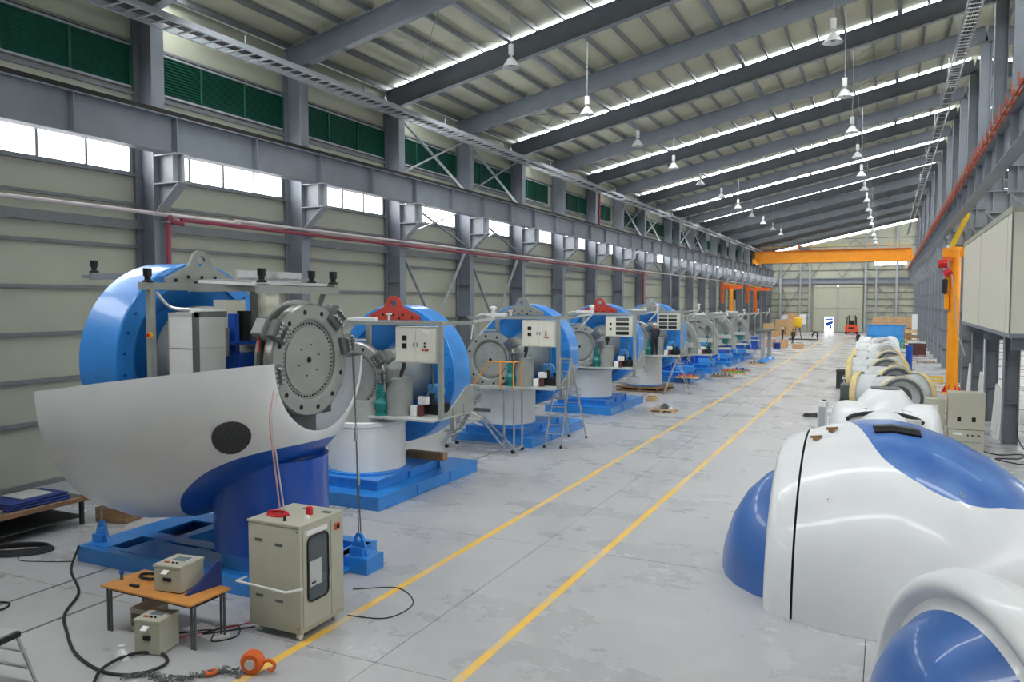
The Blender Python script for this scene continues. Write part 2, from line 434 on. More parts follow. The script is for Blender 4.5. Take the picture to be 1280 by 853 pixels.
for pts in ([(-.6, 1.15), (-.1, 1.0), (.25, 1.35), (.62, 1.5), (.62, 1.95), (0, 1.8), (-.5, 1.6)], [(-.5, 2.05), (.6, 2.1), (.62, 2.4), (-.5, 2.35)], [(.0, .6), (.4, .65), (.42, 1.3), (.05, 1.1)]):
    mb = MB(); mb.prism(pts, (0, -.05, 0), (1, 0, 0), (0, 0, 1), .02); mb.build('blue_shape', 'blue_deep', dr)

# ---- columns
def column_mesh(x_out, x_in, H, name):
    m = MB(); xc = (x_out+x_in)/2
    m.ibeam((xc, 0, 0), (xc, 0, H), abs(x_in-x_out), .42, .035, .02, up=(1, 0, 0))
    for z in (1.5, 3.0, 4.5, 6.0):
        m.box(min(x_out, x_in)+.04, max(x_out, x_in)-.04, -.2, .2, z-.01, z+.01)
    me = m.mesh(name); me.materials.append(MATS['steel']); return me
def bracket_mesh(x0, sg):
    """corbel carrying the runway girder; sg = +1 points to +X"""
    m = MB(); L = .95 if sg > 0 else .72
    m.box(x0, x0+sg*L, -.2, .2, 9.17, 9.2); m.box(x0, x0+sg*L, -.2, .2, 8.40, 8.43); m.box(x0, x0+sg*L, -.012, .012, 8.43, 9.17)
    m.box(x0+sg*(L-.25), x0+sg*(L-.22), -.2, .2, 8.43, 9.17)
    m.prism([(0, 8.42), (sg*(L-.1), 8.42), (0, 7.68)], (x0, 0, 0), (1, 0, 0), (0, 0, 1), .022)
    m.bar((x0+sg*(L-.08), 0, 8.42), (x0+sg*.0, 0, 7.66), .34, .025, (0, 1, 0)) if False else None
    a = Vector((x0+sg*(L-.06), 0, 8.42)); b = Vector((x0, 0, 7.66)); d = (b-a).normalized(); n = Vector((-d.z, 0, d.x))
    m.obox((a+b)/2, ((b-a).length/2, .17, .014), Matrix((d, Vector((0, 1, 0)), n)).transposed())
    me = m.mesh('bracket'); me.materials.append(MATS['steel_light']); return me
cl = column_mesh(XL+.06, -18.2, zr(-18.6)+.1, 'steel_column'); bl = bracket_mesh(-18.2, 1)
cr = column_mesh(XM+.25, XM-.25, zr(XM)+.05, 'steel_column'); br = bracket_mesh(XM-.25, -1)
for k, y in enumerate(YC):
    yy = y + SHIFT.get(k-3, 0)
    c = tag(place('steel_column', cl, None, (0, yy, 0)), 'grey steel column with a crane bracket against the cream clerestory wall', 'column', 'columns of the windowed wall')
    if k >= 3: place('bracket', bl, c, label='lighter grey crane bracket')
    if k >= 4:
        c = tag(place('steel_column', cr, None, (0, y, 0)), 'tall grey steel column in the row carrying the red cable chain girder', 'column', 'columns of the middle row')
        if abs(y - 45.5) > .1: place('bracket', br, c)
# ---- crane runway girders with rails
def runway(x, z0, z1, label, sg):
    g = thing('crane_runway', label, 'girder', (x, 0, 0))
    m = MB(); m.ibeam((0, YF+.3, (z0+z1)/2), (0, YB-.6, (z0+z1)/2), z1-z0, .42, .03, .02); m.build('girder', 'steel', g)
    me = None
    m = MB(); m.box(0, sg*.2, -.01, .01, z0+.03, z1-.03); me = m.mesh('stiffener'); me.materials.append(MATS['steel'])
    y = Y0 - 24
    while y < YB - 2:
        place('stiffener', me, g, (0, y, 0)); y += 3
    m = MB(); m.box(-.06, .06, YF+.3, YB-.6, z1, z1+.16); m.build('rail', 'rail', g)
    return g
runway(-17.7, 9.21, 10.2, 'long grey crane runway girder on brackets below the green louvers', 1)
gr = runway(3.0, 9.21, 10.2, 'long grey crane runway girder topped by a red cable chain', -1)
for dx in (-.32, -.2, -.08):
    m = MB(); m.box(dx-.02, dx+.02, YF+.3, YB-1, 10.22, 10.30); m.build('conductor_bar', 'conductor', gr, label='orange-red crane conductor bar')
m = MB(); m.box(-.38, 0, -.03, .03, 10.2, 10.36); m.box(-.40, -.36, -.03, .03, 10.2, 10.5); me = m.mesh('conductor_holder'); me.materials.append(MATS['conductor'])
y = 14
while y < YB-2:
    place('conductor_holder', me, gr, (0, y, 0)); y += 1.1 if y < 70 else 2.5
# ---- cable trays at the eaves
def tray(x, z, label, tilt=0):
    t = thing('cable_tray', label, 'cable tray', (x, 0, z))
    hw_ = .40 if x < 0 else .24
    for dx in (-hw_, hw_):
        m = MB(); m.box(dx-.02, dx+.02, YF+.2, YB-.5, -.08, .08); m.build('side_rail', 'steel_light', t)
    m = MB(); m.box(-hw_, hw_, -.03, .03, -.05, -.02); me = m.mesh('rung'); me.materials.append(MATS['alu'])
    y = 6.0
    while y < 100: place('rung', me, t, (0, y, 0)); y += .45 if y < 45 else 1.2
    m = MB(); m.box(-hw_-.06, hw_+.06, -.03, .03, -.13, -.09); m.box(-hw_-.06, -hw_-.02, -.03, .03, -.13, .7); m2 = m.mesh('hanger'); m2.materials.append(MATS['steel_light'])
    y = Y0 - 3
    while y < YB - 4: place('hanger', m2, t, (0, y, 0)); y += 6
    for dx in (-.1, -.04, .03, .1):
        m = MB(); m.tube([(dx, YF+.3, .0), (dx, YB-.6, .0)], .022, 5); m.build('cable', 'rubber', t)
tray(-17.45, 12.62, 'ladder cable tray hanging under the low eave above the louvers')
tray(2.6, 15.9, 'ladder cable tray hanging high beside the middle columns')
m = MB(); m.tube([(-18.06, YF+.2, 12.95), (-18.06, YB-.5, 12.95)], .08, 8)
tag(m.build('conduit_pipe', 'steel_light', None, 40), 'plain grey conduit pipe behind the eave cable tray', 'pipe')
# ---- louvers
sl = {}
def louver(ya, yb, z0, z1, idx):
    L = thing('louver_vent', 'dark green louvered vent high above the crane runway girder', 'louver', (XL, (ya+yb)/2, z0), 0, 'green louvers along the windowed wall')
    hw = (yb-ya)/2; H = z1-z0
    m = MB(); m.box(.02, .05, -hw, hw, 0, H); m.build('backing', 'louver_dark', L)
    m = MB(); m.box(.02, .16, -hw, hw, -.06, 0); m.box(.02, .16, -hw, hw, H, H+.05); m.build('frame', 'steel_light', L)
    for i in range(4):
        y = -hw + 2*hw*i/3; m = MB(); m.box(.05, .17, y-.04, y+.04, 0, H); m.build('mullion', 'louver', L)
    key = round(hw, 3)
    if key not in sl:
        m = MB(); m.obox((0, 0, 0), (.055, hw-.01, .010), Euler((0, R(-38), 0)).to_matrix()); sl[key] = m.mesh('slat'); sl[key].materials.append(MATS['louver'])
    ns = 13 if idx < 9 else 6
    for i in range(ns): place('slat', sl[key], L, (.10, 0, H*(i+.5)/ns))
for k in range(1, len(YC)-2):
    ya = YC[k] + SHIFT.get(k-3, 0) + .35; yb = YC[k+1] + SHIFT.get(k-2, 0) - .35
    if k >= 6 and k % 5 != 1: yb -= .8 if k % 2 else 0
    louver(ya, yb, 11.12, 12.2, k-1)
# ---- X bracing on the wall
def xbrace(k, za, zb, x):
    ya, yb = YC[k]+.2, YC[k+1]-.2
    b = thing('cross_brace', 'pair of crossed grey bracing rods between wall columns', 'brace', (x, (ya+yb)/2, za), 0, 'wall cross braces')
    h = (yb-ya)/2
    for sg in (-1, 1):
        m = MB(); m.bar((0, -h*sg, 0), (.06*sg, h*sg, zb-za), .05, .12, (1, 0, 0)); m.build('rod', 'steel_light', b)
for k in (5, 6, 10, 11, 13, 14):
    xbrace(k, 10.5, 12.9, -18.45); xbrace(k, 7.9, 9.6, -18.45); 
    if k in (5, 6): xbrace(k, .6, 7.6, -18.5)
# ---- fire pipe with drops
p = thing('fire_pipe', 'red and white fire water pipe running along the wall columns', 'pipe', (-17.98, 0, 7.58))
m = MB(); m.tube([(0, YF+.3, 0), (0, 18.2, 0)], .055, 10); m.build('pale_run', 'pipe_pale', p, 40)
m = MB(); m.tube([(0, 16.0, -.09), (0, 62.5, -.09)], .058, 10); m.build('red_run', 'pipe_red', p, 40)
m = MB(); m.tube([(0, 18.0, .06), (0, YB-.5, .09)], .05, 10); m.build('pale_run', 'pipe_pale', p, 40)
for y in YC[3:]:
    m = MB(); m.box(-.13, .09, y-.05, y+.05, -.22, -.17); m.build('clamp', 'steel', p)
for y, lb in ((15.55, 'red fire riser pipe dropping down a column behind the blue generator'), (62.3, 'red fire riser pipe dropping down a column in the middle of the wall')):
    m = MB(); m.tube(curve_pts([(-17.98, y+.5, 7.38), (-17.98, y+.15, 7.4), (-17.98, y, 7.2), (-17.98, y, 3.0), (-17.98, y, 0)], 6), .075, 10); tag(m.build('fire_riser', 'pipe_red', None, 40), lb, 'pipe')
m = MB(); m.tube([(-18.1, YC[9]+.25, 10.3), (-18.1, YC[9]+.25, 13.3)], .07, 8); tag(m.build('drain_pipe', 'pipe_red', None, 40), 'short red vertical pipe by a column above the runway girder', 'pipe')

# ================================================================= NACELLES
HOLE = {}
def disc_mesh(key, r, d, m):
    if key not in HOLE:
        b = MB(); b.cyl((0, 0, 0), (0, -d, 0), r, 12); me = b.mesh(key, 40); me.materials.append(MATS[m]); HOLE[key] = me
    return HOLE[key]
def caliper(parent, ang, r, y, zc):
    """brake caliper gripping the flange rim at angle ang"""
    c = bpy.data.objects.new('brake_caliper', None); COL.objects.link(c); c.parent = parent
    c.location = (r*math.cos(ang), y, zc + r*math.sin(ang)); c.rotation_euler = (0, -ang, 0)
    m = MB(); m.box(-.20, .16, -.20, -.05, -.17, .17, .02); m.build('housing', 'grey_dark', c)
    m = MB(); m.box(-.12, .2, .05, .28, -.16, .16, .02); m.build('housing', 'grey', c)
    for i in range(2):
        for j in range(4):
            place('bolt', disc_mesh('caliper_bolt', .032, .07, 'chrome'), c, (-.08+.15*i, -.20, -.12+.08*j))
    return c
def lug_plate(parent, y, z, m, w=.88, h=.70):
    p = MB(); out = [(-w, 0), (w, 0), (w, .12), (w*.42, h*.42), (w*.2, h*.92), (w*.08, h), (-w*.08, h), (-w*.2, h*.92), (-w*.42, h*.42), (-w, .12)]
    p.plate_hole(out, (0, h*.7), .105, (0, y, z), (1, 0, 0), (0, 0, 1), .07)
    o = p.build('lifting_lug', m, parent)
    for x, zz in ((-.6, .09), (-.32, .16), (0, .16), (.32, .16), (.6, .09), (-.15, .05), (.2, .05)):
        place('lug_bolt', disc_mesh('lug_bolt', .032, .02, 'dark_hole'), o, (x*w/.82, y-.035, z+zz))
    return o
def generator(parent, y, zc, Rr, th, m='blue'):
    p = MB()
    prof = [(.45, .62), (1.0, .62), (Rr-.52, .16), (Rr-.36, .10), (Rr-.36, 0), (Rr-.02, 0), (Rr, .03), (Rr, th-.03), (Rr-.03, th), (Rr-.3, th+.12), (.4, th+.12), (0, th+.12)]
    p.lathe(prof, (0, y, zc), (0, 1, 0), seg=72)
    g = p.build('generator', m, parent, 32)
    for i in range(28):
        a = 2*PI*(i+.5)/28
        place('rim_bolt', disc_mesh('rim_bolt', .026, .025, 'blue_deep'), g, ((Rr-.17)*math.cos(a), y, zc+(Rr-.17)*math.sin(a)))
    return g
def flange(parent, y, zc, r=1.0, detail=True):
    p = MB(); k = r
    p.lathe([(0, .03), (.60*k, .03), (.60*k, .055), (.70*k, .055), (.70*k, 0), (.74*k, -.03), (.97*k, -.03), (1.0*k, 0), (1.0*k, .16), (.8*k, .2), (.8*k, .42), (0, .42)], (0, y, zc), (0, 1, 0), seg=64)
    f = p.build('rotor_flange', 'grey', parent, 32)
    p = MB(); p.lathe([(.975*k, -.032), (1.004*k, -.002), (1.004*k, .16), (.99*k, .165)], (0, y, zc), (0, 1, 0), seg=64); p.build('machined_rim', 'machined', f, 32)
    for i in range(12):
        a = 2*PI*(i+.35)/12; place('bolt_hole', disc_mesh('bolt_hole', .045, .008, 'dark_hole'), f, (.86*k*math.cos(a), y-.028, zc+.86*k*math.sin(a)))
    n = 54 if detail else 30
    for i in range(n):
        a = 2*PI*i/n; place('stud', disc_mesh('stud', .017, .012, 'dark_hole'), f, (.65*k*math.cos(a), y+.056, zc+.65*k*math.sin(a)))
    place('centre_hole', disc_mesh('centre_hole', .055, .01, 'dark_hole'), f, (0, y+.03, zc))
    for i in range(6):
        a = 2*PI*i/6+.3; place('small_hole', disc_mesh('small_hole', .015, .008, 'dark_hole'), f, (.28*k*math.cos(a), y+.03, zc+.28*k*math.sin(a)))
    return f
def motor(parent, x, y, z, m='teal', s_=1.0):
    p = MB(); p.lathe([(0, 0), (.17, 0), (.17, .05), (.13, .07), (.13, .12), (.19, .2), (.2, .34), (.15, .42), (.13, .46), (.13, .78), (.11, .8), (.11, .92), (.07, .95), (0, .95)], (x, y, z), (0, 0, 1), seg=20)
    o = p.build('yaw_motor', m, parent, 35, label='teal yaw motor')
    for i in range(3):
        q = MB(); q.lathe([(.13, 0), (.15, .01), (.15, .03), (.13, .04)], (x, y, z+.52+.08*i), (0, 0, 1), seg=20); q.build('cooling_rib', m, o, 35)
    return o
def control_box(parent, x0, x1, y, z0, z1, style=0, d=.3):
    p = MB(); p.box(x0, x1, y, y+d, z0, z1, .012); b = p.build('control_box', 'panel_cream', parent, 30, label='cream control box')
    xm = (x0+x1)/2
    if style in (0, 1):
        for (a, c) in ((x0+.03, xm-.006), (xm+.006, x1-.03)):
            p = MB(); p.box(a, c, y-.018, y, z0+.03, z1-.03, .005); dd = p.build('door', 'panel_cream', b)
        for a in (xm-.06, xm+.05):
            p = MB(); p.box(a-.012, a+.012, y-.045, y-.018, (z0+z1)/2-.05, (z0+z1)/2+.06); p.build('handle', 'chrome', b)
        for zz in (.62, .40):
            p = MB(); p.box(x0+.22, x0+.36, y-.03, y-.018, z0+(z1-z0)*zz, z0+(z1-z0)*zz+.13); p.build('gauge', 'dark_hole', b)
        for (dx, dz, m) in ((-.36, .55, 'black'), (-.36, .46, 'black'), (-.42, .37, 'red'), (-.34, .37, 'orange_dark'), (-.28, .37, 'red'), (-.36, .64, 'paper')):
            p = MB(); p.cyl((x1+dx, y-.018, z0+(z1-z0)*dz), (x1+dx, y-.05, z0+(z1-z0)*dz), .025, 10); p.build('push_button', m, b)
        if style == 0:
            p = MB(); p.box(x1-.46, x1-.2, y-.022, y-.018, z1-.14, z1-.07); p.build('name_plate', 'paper', b)
    else:
        p = MB(); p.box(x0+.03, x0+.45 if style == 2 else x0+.06, y-.018, y, z0+.03, z1-.03); p.build('door', 'panel_cream', b)
        if style == 2:
            for zz in (.55, .3):
                p = MB(); p.box(x0+.2, x0+.3, y-.03, y-.018, z0+(z1-z0)*zz, z0+(z1-z0)*zz+.11); p.build('gauge', 'dark_hole', b)
        xa = x0+.5 if style == 2 else x0+.1
        cols = 1 if style == 2 else 2
        for i in range(4):
            for c in range(cols):
                w_ = (x1-.12-xa)/cols
                p = MB(); p.box(xa+c*w_, xa+(c+1)*w_-.05, y-.012, y+.002, z0+.08+(z1-z0-.12)*i/4, z0+.08+(z1-z0-.12)*i/4+.15); p.build('breaker_row', 'grey_dark' if i % 2 else 'black', b)
    return b
def canopy(parent, x0, x1, y0, y1, z, zp):
    c = bpy.data.objects.new('canopy_frame', None); COL.objects.link(c); c.parent = parent
    for (a, b) in (((x0, y0, z), (x1, y0, z)), ((x0, y1, z), (x1, y1, z)), ((x1, y0, z), (x1, y1+.5, z)), ((x0, y0, z), (x0, y1, z))):
        m = MB(); m.bar(a, b, .09, .09); m.build('beam', 'grey', c)
    for (x, y) in ((x1, y0), (x0+.35, y0+.05), (x0+.9, y0+.6)):
        m = MB(); m.box(x-.06, x+.06, y-.06, y+.06, zp, z-.04); m.build('post', 'grey', c)
    m = MB(); m.box(x0+.3, x0+.95, y0+.3, y0+.4, z-.5, z-.45); m.build('cross_bar', 'grey_light', c)
    m = MB(); m.box(x0+.75, x0+1.55, y0-.03, y0+.12, z+.045, z+.16, .02); m.build('lamp_housing', 'white_matte', c)
    m = MB(); m.tube(curve_pts([(x0+.75, y0+.05, z+.1), (x0+.45, y0+.05, z+.1), (x0+.25, y0, z-.1), (x0+.12, y0, z-.8)], 6), .02, 6); m.build('cable', 'paper', c)
    # sensor mast arm reaching back over the generator
    m = MB(); m.bar((x1, y1+.4, z+.02), (x1+.55, y1+.7, z+.12), .07, .07); m.build('mast_arm', 'grey_light', c)
    m = MB(); m.bar((x1+.15, y1+.5, z-.35), (x1+.5, y1+.7, z+.1), .05, .05); m.build('mast_brace', 'grey_light', c)
    m = MB(); m.lathe([(0, 0), (.05, 0), (.05, .2), (.1, .21), (.1, .27), (.03, .3), (0, .3)], (x1+.5, y1+.68, z+.15), seg=12); m.build('sensor', 'white_matte', c, 40)
    m = MB(); m.lathe([(0, 0), (.04, 0), (.04, .15), (.09, .16), (.09, .2), (0, .2)], (x0+1.1, y1, z+.05), seg=12); m.build('sensor', 'white_matte', c, 40)
    return c
def nacelle(label, loc, rz=0, zc=3.1, gen=True, lug='red_lug', box=0, side=1, detail=True, extra=True, calipers=(.62, .12), fl=True, fwd=0.0):
    n = thing('turbine_nacelle', label, 'nacelle', loc, rz, 'wind turbine nacelles under assembly')
    yf, yg = -.55 - fwd, 1.35
    zp = zc - .92
    # bed frame, bearing housing
    m = MB(); m.prism([(-.95, -.45), (.95, -.45), (1.15, .4), (1.05, 1.3), (-1.05, 1.3), (-1.15, .4)], (0, 0, zc-1.02), (1, 0, 0), (0, 1, 0), .16)
    m.cyl((0, 0, zc-1.1), (0, 0, zc-.55), .98, 40, .85)
    m.build('bed_frame', 'grey', n, 30)
    m = MB(); m.lathe([(0, -.15-fwd), (.72, -.15-fwd), (.72, .1-fwd*.6), (.55, .16), (.52, .7), (.6, 1.2), (.85, 1.7), (.9, 1.9), (0, 1.9)], (0, 0, zc), (0, 1, 0), seg=40); m.build('bearing_housing', 'grey', n, 32)
    if fl:
        f = flange(n, yf, zc, 1.0, detail)
        for a in calipers: caliper(f, a, 1.02, yf+.08, zc)
    if gen:
        g = generator(n, yg, zc, 2.0, .92); lug_plate(g, yg-.04, zc+1.56, lug)
    # walkway
    before = set(n.children)
    m = MB(); m.box(.45, 2.55, -.75, 1.2, zp-.06, zp, .008); m.box(-1.3, .45, -.62, -.45, zp-.06, zp); m.build('walkway', 'grey_light', n)
    m = MB(); m.prism([(-.2, 0), (1.35, 0), (1.35, .72), (1.0, .72), (0, .12), (-.2, .12)], (2.57, 0, zp), (0, 1, 0), (0, 0, 1), .04); w_ = m.build('side_panel', 'grey', n)
    for y in (.2, .8):
        m = MB(); m.box(2.59, 2.61, y-.02, y+.02, zp, zp+.25); m.build('rib', 'grey', w_)
    m = MB(); m.bar((2.2, .9, zp-.06), (2.2, .9, zp-.5), .12, .12); m.box(2.0, 2.4, .75, 1.05, zp-.55, zp-.5); m.build('step_bracket', 'grey_light', n)
    m = MB(); m.bar((2.57, 1.2, zp-.03), (2.57, 1.9, zp-.28), .05, .05); m.bar((2.57, 1.2, zp-.25), (2.57, 1.9, zp-.5), .05, .05); m.build('rail_arm', 'grey_light', n)
    # tank and motor, hydraulic unit
    m = MB(); m.lathe([(0, 0), (.36, 0), (.36, .95), (.39, .95), (.39, 1.0), (0, 1.0)], (1.18, -.2, zp), seg=28); m.build('oil_tank', 'grey', n, 35)
    motor(n, .82, -.52, zp)
    if extra:
        m = MB(); m.cyl((1.72, .75, zp+.55), (1.72, .95, zp+.55), .2, 18); m.box(1.56, 1.88, .6, .8, zp+.38, zp+.74, .03); m.build('pump_motor', 'blue_light', n, 35, label='bright blue pump motor')
        m = MB(); m.box(1.75, 2.3, .1, .6, zp, zp+.3, .02); m.cyl((1.9, .3, zp+.3), (1.9, .3, zp+.55), .09, 12); m.cyl((2.15, .4, zp+.3), (2.15, .4, zp+.45), .07, 12); m.build('hydraulic_block', 'black', n, 35)
        m = MB(); m.box(1.72, 2.0, -.15, .0, zp+.3, zp+.5, .01); m.build('junction_box', 'paper', n)
        m = MB(); m.box(1.6, 1.8, -.32, -.2, zp, zp+.28, .01); m.build('instruction_card', 'paper', n)
        m = MB(); m.box(1.85, 1.98, -.35, -.22, zp+.02, zp+.3, .01); m.build('red_valve', 'brown_red', n)
        m = MB(); m.tube(curve_pts([(1.2, -.2, zp+1.0), (1.25, -.1, zp+1.25), (1.15, .1, zp+1.45), (1.0, .3, zp+1.2)], 6), .05, 8); m.build('hose', 'rubber', n, 40)
        m = MB(); m.tube(curve_pts([(1.95, -.1, zp+.5), (2.1, 0, zp+.8), (2.2, -.2, zp+1.4), (2.3, -.3, zp+1.6)], 6), .025, 6); m.build('hose', 'grey_dark', n, 40)
    canopy(n, -.95, 2.62, -.45, .85, zc+1.52, zp)
    if box is not None: control_box(n, 1.22, 2.5, -.42, zc+.5, zc+1.44, box)
    for ch in n.children:
        if ch not in before: ch.location.y -= fwd
    return n
def transport_base(label, loc, L=5.2, upper=(1.2, .55, 3.75), kind=0):
    b = thing('transport_base', label, 'base frame', loc, 0, 'blue transport bases')
    H = .34
    m = MB(); m.box(-1.65, 1.65, 0, L, H-.03, H); m.build('deck_plate', 'blue', b)
    for x in (-1.62, 1.62):
        m = MB(); m.ibeam((x, 0, H/2-.01), (x, L, H/2-.01), H-.03, .06, .02, .02); m.build('side_channel', 'blue', b)
    for y in (.02, L-.02):
        m = MB(); m.box(-1.62, 1.62, y-.015, y+.015, 0, H-.03); m.build('end_channel', 'blue', b)
    for y in (L*.36, L*.7):
        for x in (-1.64, 1.64):
            m = MB(); m.box(x-.02, x+.02, y-.09, y+.09, .02, H-.03); m.build('lug_rib', 'blue', b)
    w_, a, c = upper
    m = MB(); m.box(-w_, w_, a, c, H+.24, H+.27); u = m.build('upper_frame', 'blue', b)
    for x in (-w_+.08, w_-.08):
        m = MB(); m.ibeam((x, a, H+.12), (x, c, H+.12), .24, .12, .02, .02); m.build('beam', 'blue', u)
    for y in (a+.05, (a+c)/2, c-.05):
        m = MB(); m.ibeam((-w_, y, H+.12), (w_, y, H+.12), .24, .12, .02, .02); m.build('beam', 'blue', u)
    for x in (-w_+.5, 0, w_-.5):
        m = MB(); m.box(x-.01, x+.01, a-.04, a, H, H+.24); m.build('stiffener', 'blue', u)
    return b
def tower_adapter(label, loc, r=1.03, z0=.61, z1=2.0, m_='white_matte'):
    t = thing('tower_adapter', label, 'tower section', (loc[0], loc[1], z0))
    h = z1 - z0
    m = MB(); m.lathe([(0, .07), (r, .07), (r, h-.14), (r+.05, h-.12), (r+.05, h-.02), (r, h), (0, h)], (0, 0, 0), seg=56); m.build('shell', m_, t, 32)
    m = MB(); m.lathe([(0, 0), (r+.1, 0), (r+.1, .05), (r+.015, .075), (0, .075)], (0, 0, 0), seg=56); m.build('foot_ring', 'blue', t, 32)
    return t
MX = -12.9
transport_base('blue transport base under the nacelle with a red lug beside the white lower cover', (MX, 15.85, 0))
tower_adapter('white tower section under the nacelle with the two-door control box', (MX, 17.7))
nacelle('grey and blue turbine nacelle with red lifting lug and two-door control box', (MX, 17.7, 0), box=0)
transport_base('blue transport base below the rolling stairs with orange handrail', (MX, 25.15, 0), upper=(1.2, .25, 3.6))
tower_adapter('pale grey tower section behind the rolling stairs with orange handrail', (MX, 26.6))
nacelle('grey and blue turbine nacelle with grey lifting lug behind the orange handrail', (MX, 26.6, 0), lug='grey', box=1, fwd=.95)
transport_base('blue transport base beyond the leaning aluminium stepladder', (MX, 33.95, 0))
tower_adapter('white tower section under the nacelle with the open breaker box', (MX, 35.7))
nacelle('grey and blue turbine nacelle with red lug and one open breaker door', (MX, 35.7, 0), box=2, detail=False, fwd=.95)
tower_adapter('white tower section standing on dark timbers below the worker', (MX, 45.0), z0=.3)
nacelle('grey and blue turbine nacelle with the worker on its walkway', (MX, 45.0, 0), lug='grey', box=3, detail=False, fwd=1.3)
# wooden blocks under generator of the first one and the pallet of the last
def plank_stack(name, label, x0, x1, y0, y1, z0, n, h, m='wood'):
    t = thing(name, label, 'timber', ((x0+x1)/2, (y0+y1)/2, z0))
    for i in range(n):
        b = MB()
        if i % 2 == 0:
            b.box((x0-x1)/2, (x1-x0)/2, (y0-y1)/2, (y1-y0)/2, i*h, i*h+h*.92, .01)
            b.build('timber', m, t)
        else:
            for k in (-1, 0, 1):
                b = MB(); b.box(k*(x1-x0)*.38-.08, k*(x1-x0)*.38+.08, (y0-y1)/2, (y1-y0)/2, i*h, i*h+h*.92); b.build('timber', m, t)
    return t
plank_stack('timber_stack', 'brown timber beam under the generator beside the white tower section', -12.75, -11.45, 19.3, 19.58, .61, 1, .22)
plank_stack('timber_stack', 'dark timbers carrying the tower section below the worker', -14.2, -11.4, 43.7, 46.3, 0, 3, .1)

# ---- first nacelle: raised, turned towards the aisle, in its white lower cover
N1 = (-10.55, 11.3)
n1 = thing('turbine_nacelle', 'turbine nacelle with big grey flange sitting in a white lower cover', 'nacelle', (N1[0], N1[1], 0), R(90), 'wind turbine nacelles under assembly')
zc = 4.13
m = MB(); m.prism([(-.95, -.75), (.95, -.75), (1.3, .3), (1.2, 1.5), (-1.2, 1.5), (-1.3, .3)], (0, 0, zc-1.0), (1, 0, 0), (0, 1, 0), .16); m.cyl((0, 0, zc-1.9), (0, 0, zc-.6), .9, 40); m.build('bed_frame', 'grey_dark', n1, 30)
m = MB(); m.lathe([(0, -.6), (.6, -.6), (.55, -.3), (.42, -.2), (.42, .4), (.7, 1.1), (.98, 1.5), (.98, 1.8), (0, 1.8)], (0, 0, zc), (0, 1, 0), seg=40); m.build('bearing_housing', 'grey', n1, 32)
f = flange(n1, -1.05, zc, 1.03, True)
for a in (R(148), R(192), R(48), R(14)): caliper(f, a, 1.04, -.97, zc)
m = MB(); m.lathe([(.7, .25), (1.1, .25), (1.1, .3), (.7, .3)], (0, -1.05, zc), (0, 1, 0), seg=40, a0=0, a1=2*PI); m.build('brake_ring', 'machined', f, 30)
g = generator(n1, 1.72, zc-.06, 1.88, 1.0); lug_plate(g, 1.66, zc+1.38, 'grey', .85, .68)
# upright cabinet, post with emergency stop, roof beams
m = MB(); m.box(-1.75, -1.1, -.1, .55, zc-.55, zc+.88, .01); cb = m.build('cabinet', 'grey_light', n1, label='pale grey two-panel cabinet')
for (za, zb) in ((zc-.5, zc+.26), (zc+.28, zc+.8)):
    m = MB(); m.box(-1.7, -1.13, -.12, -.10, za, zb); m.build('panel', 'grey_light', cb)
    m = MB(); m.box(-1.77, -1.75, -.1, .5, za, zb); m.build('panel', 'white_matte', cb)
m = MB(); m.box(-1.78, -1.70, -.13, -.05, zc-.55, zc+.88); m.box(-1.78, -1.08, -.13, -.10, zc+.8, zc+.9); m.build('edge_trim', 'grey_dark', cb)
m = MB(); m.box(-1.6, -1.1, -.1, .2, zc+.88, zc+.93); m.build('tray', 'white_matte', cb)
m = MB(); m.box(-1.95, -1.85, .72, .84, zc-.6, zc+1.32); po = m.build('post', 'grey', n1)
m = MB(); m.cyl((-1.96, .74, zc+.5), (-2.02, .70, zc+.5), .05, 12); m.build('stop_button', 'yellow', po); m = MB(); m.cyl((-2.02, .70, zc+.5), (-2.06, .68, zc+.5), .03, 12); m.build('stop_knob', 'red', po)
zb = zc + 1.33
for (a, b) in (((-2.1, .78, zb), (-.2, .78, zb)), ((-.95, -.95, zb-.02), (-.95, .9, zb-.02)), ((.7, -1.1, zb-.02), (.7, .9, zb-.02)), ((-1.2, -.95, zb-.06), (.75, -1.1, zb-.06))):
    m = MB(); m.bar(a, b, .1, .13); m.build('roof_beam', 'grey', n1)
for (x, y, z) in ((-1.95, .78, zb), (-1.1, -.95, zb), (.68, -1.05, zb), (.6, -.6, zb+.02), (-.8, 3.68, zb+.25)):
    m = MB(); m.lathe([(0, .06), (.09, .06), (.09, .09), (.05, .11), (.05, .16), (.07, .17), (.075, .3), (0, .3)], (x, y, z), seg=14); m.build('foot_pad', 'black', n1, 40)
m = MB(); m.box(-.86, -.74, 2.5, 3.75, zb+.17, zb+.29); m.box(-1.0, -.6, 3.72, 3.78, zb+.2, zb+.26); m.build('rear_arm', 'steel', n1)
m = MB(); m.bar((-.9, .7, zb+.1), (-1.1, -.85, zb+.03), .08, .05); m.bar((.2, .5, zb+.1), (.6, -.95, zb+.05), .08, .05); m.build('lamp_tube', 'white_matte', n1)
for i in range(7):
    m = MB(); m.bar((-.85+i*.28, .75, zb+.12), (-.75+i*.28, -.5, zb+.16), .02, .02); m.build('tray_rod', 'alu', n1)
m = MB(); m.box(-.8, .9, -.1, -.06, zb+.1, zb+.3); m.build('tray_side', 'alu', n1)
m = MB(); m.tube(curve_pts([(-1.85, .7, zb-.1), (-1.7, .55, zb-.35), (-1.5, .3, zc+.93), (-1.2, .1, zc+.93)], 6), .03, 6); m.build('cable', 'alu', n1, 40)
m = MB(); m.box(-.82, -.72, -.05, .12, zc+.1, zc+.85); m.box(-.8, -.42, -.12, .2, zc-.3, zc+.15); m.box(-.9, -.35, -.16, .24, zc+.3, zc+.36); m.build('pump_stand', 'blue_deep', n1)
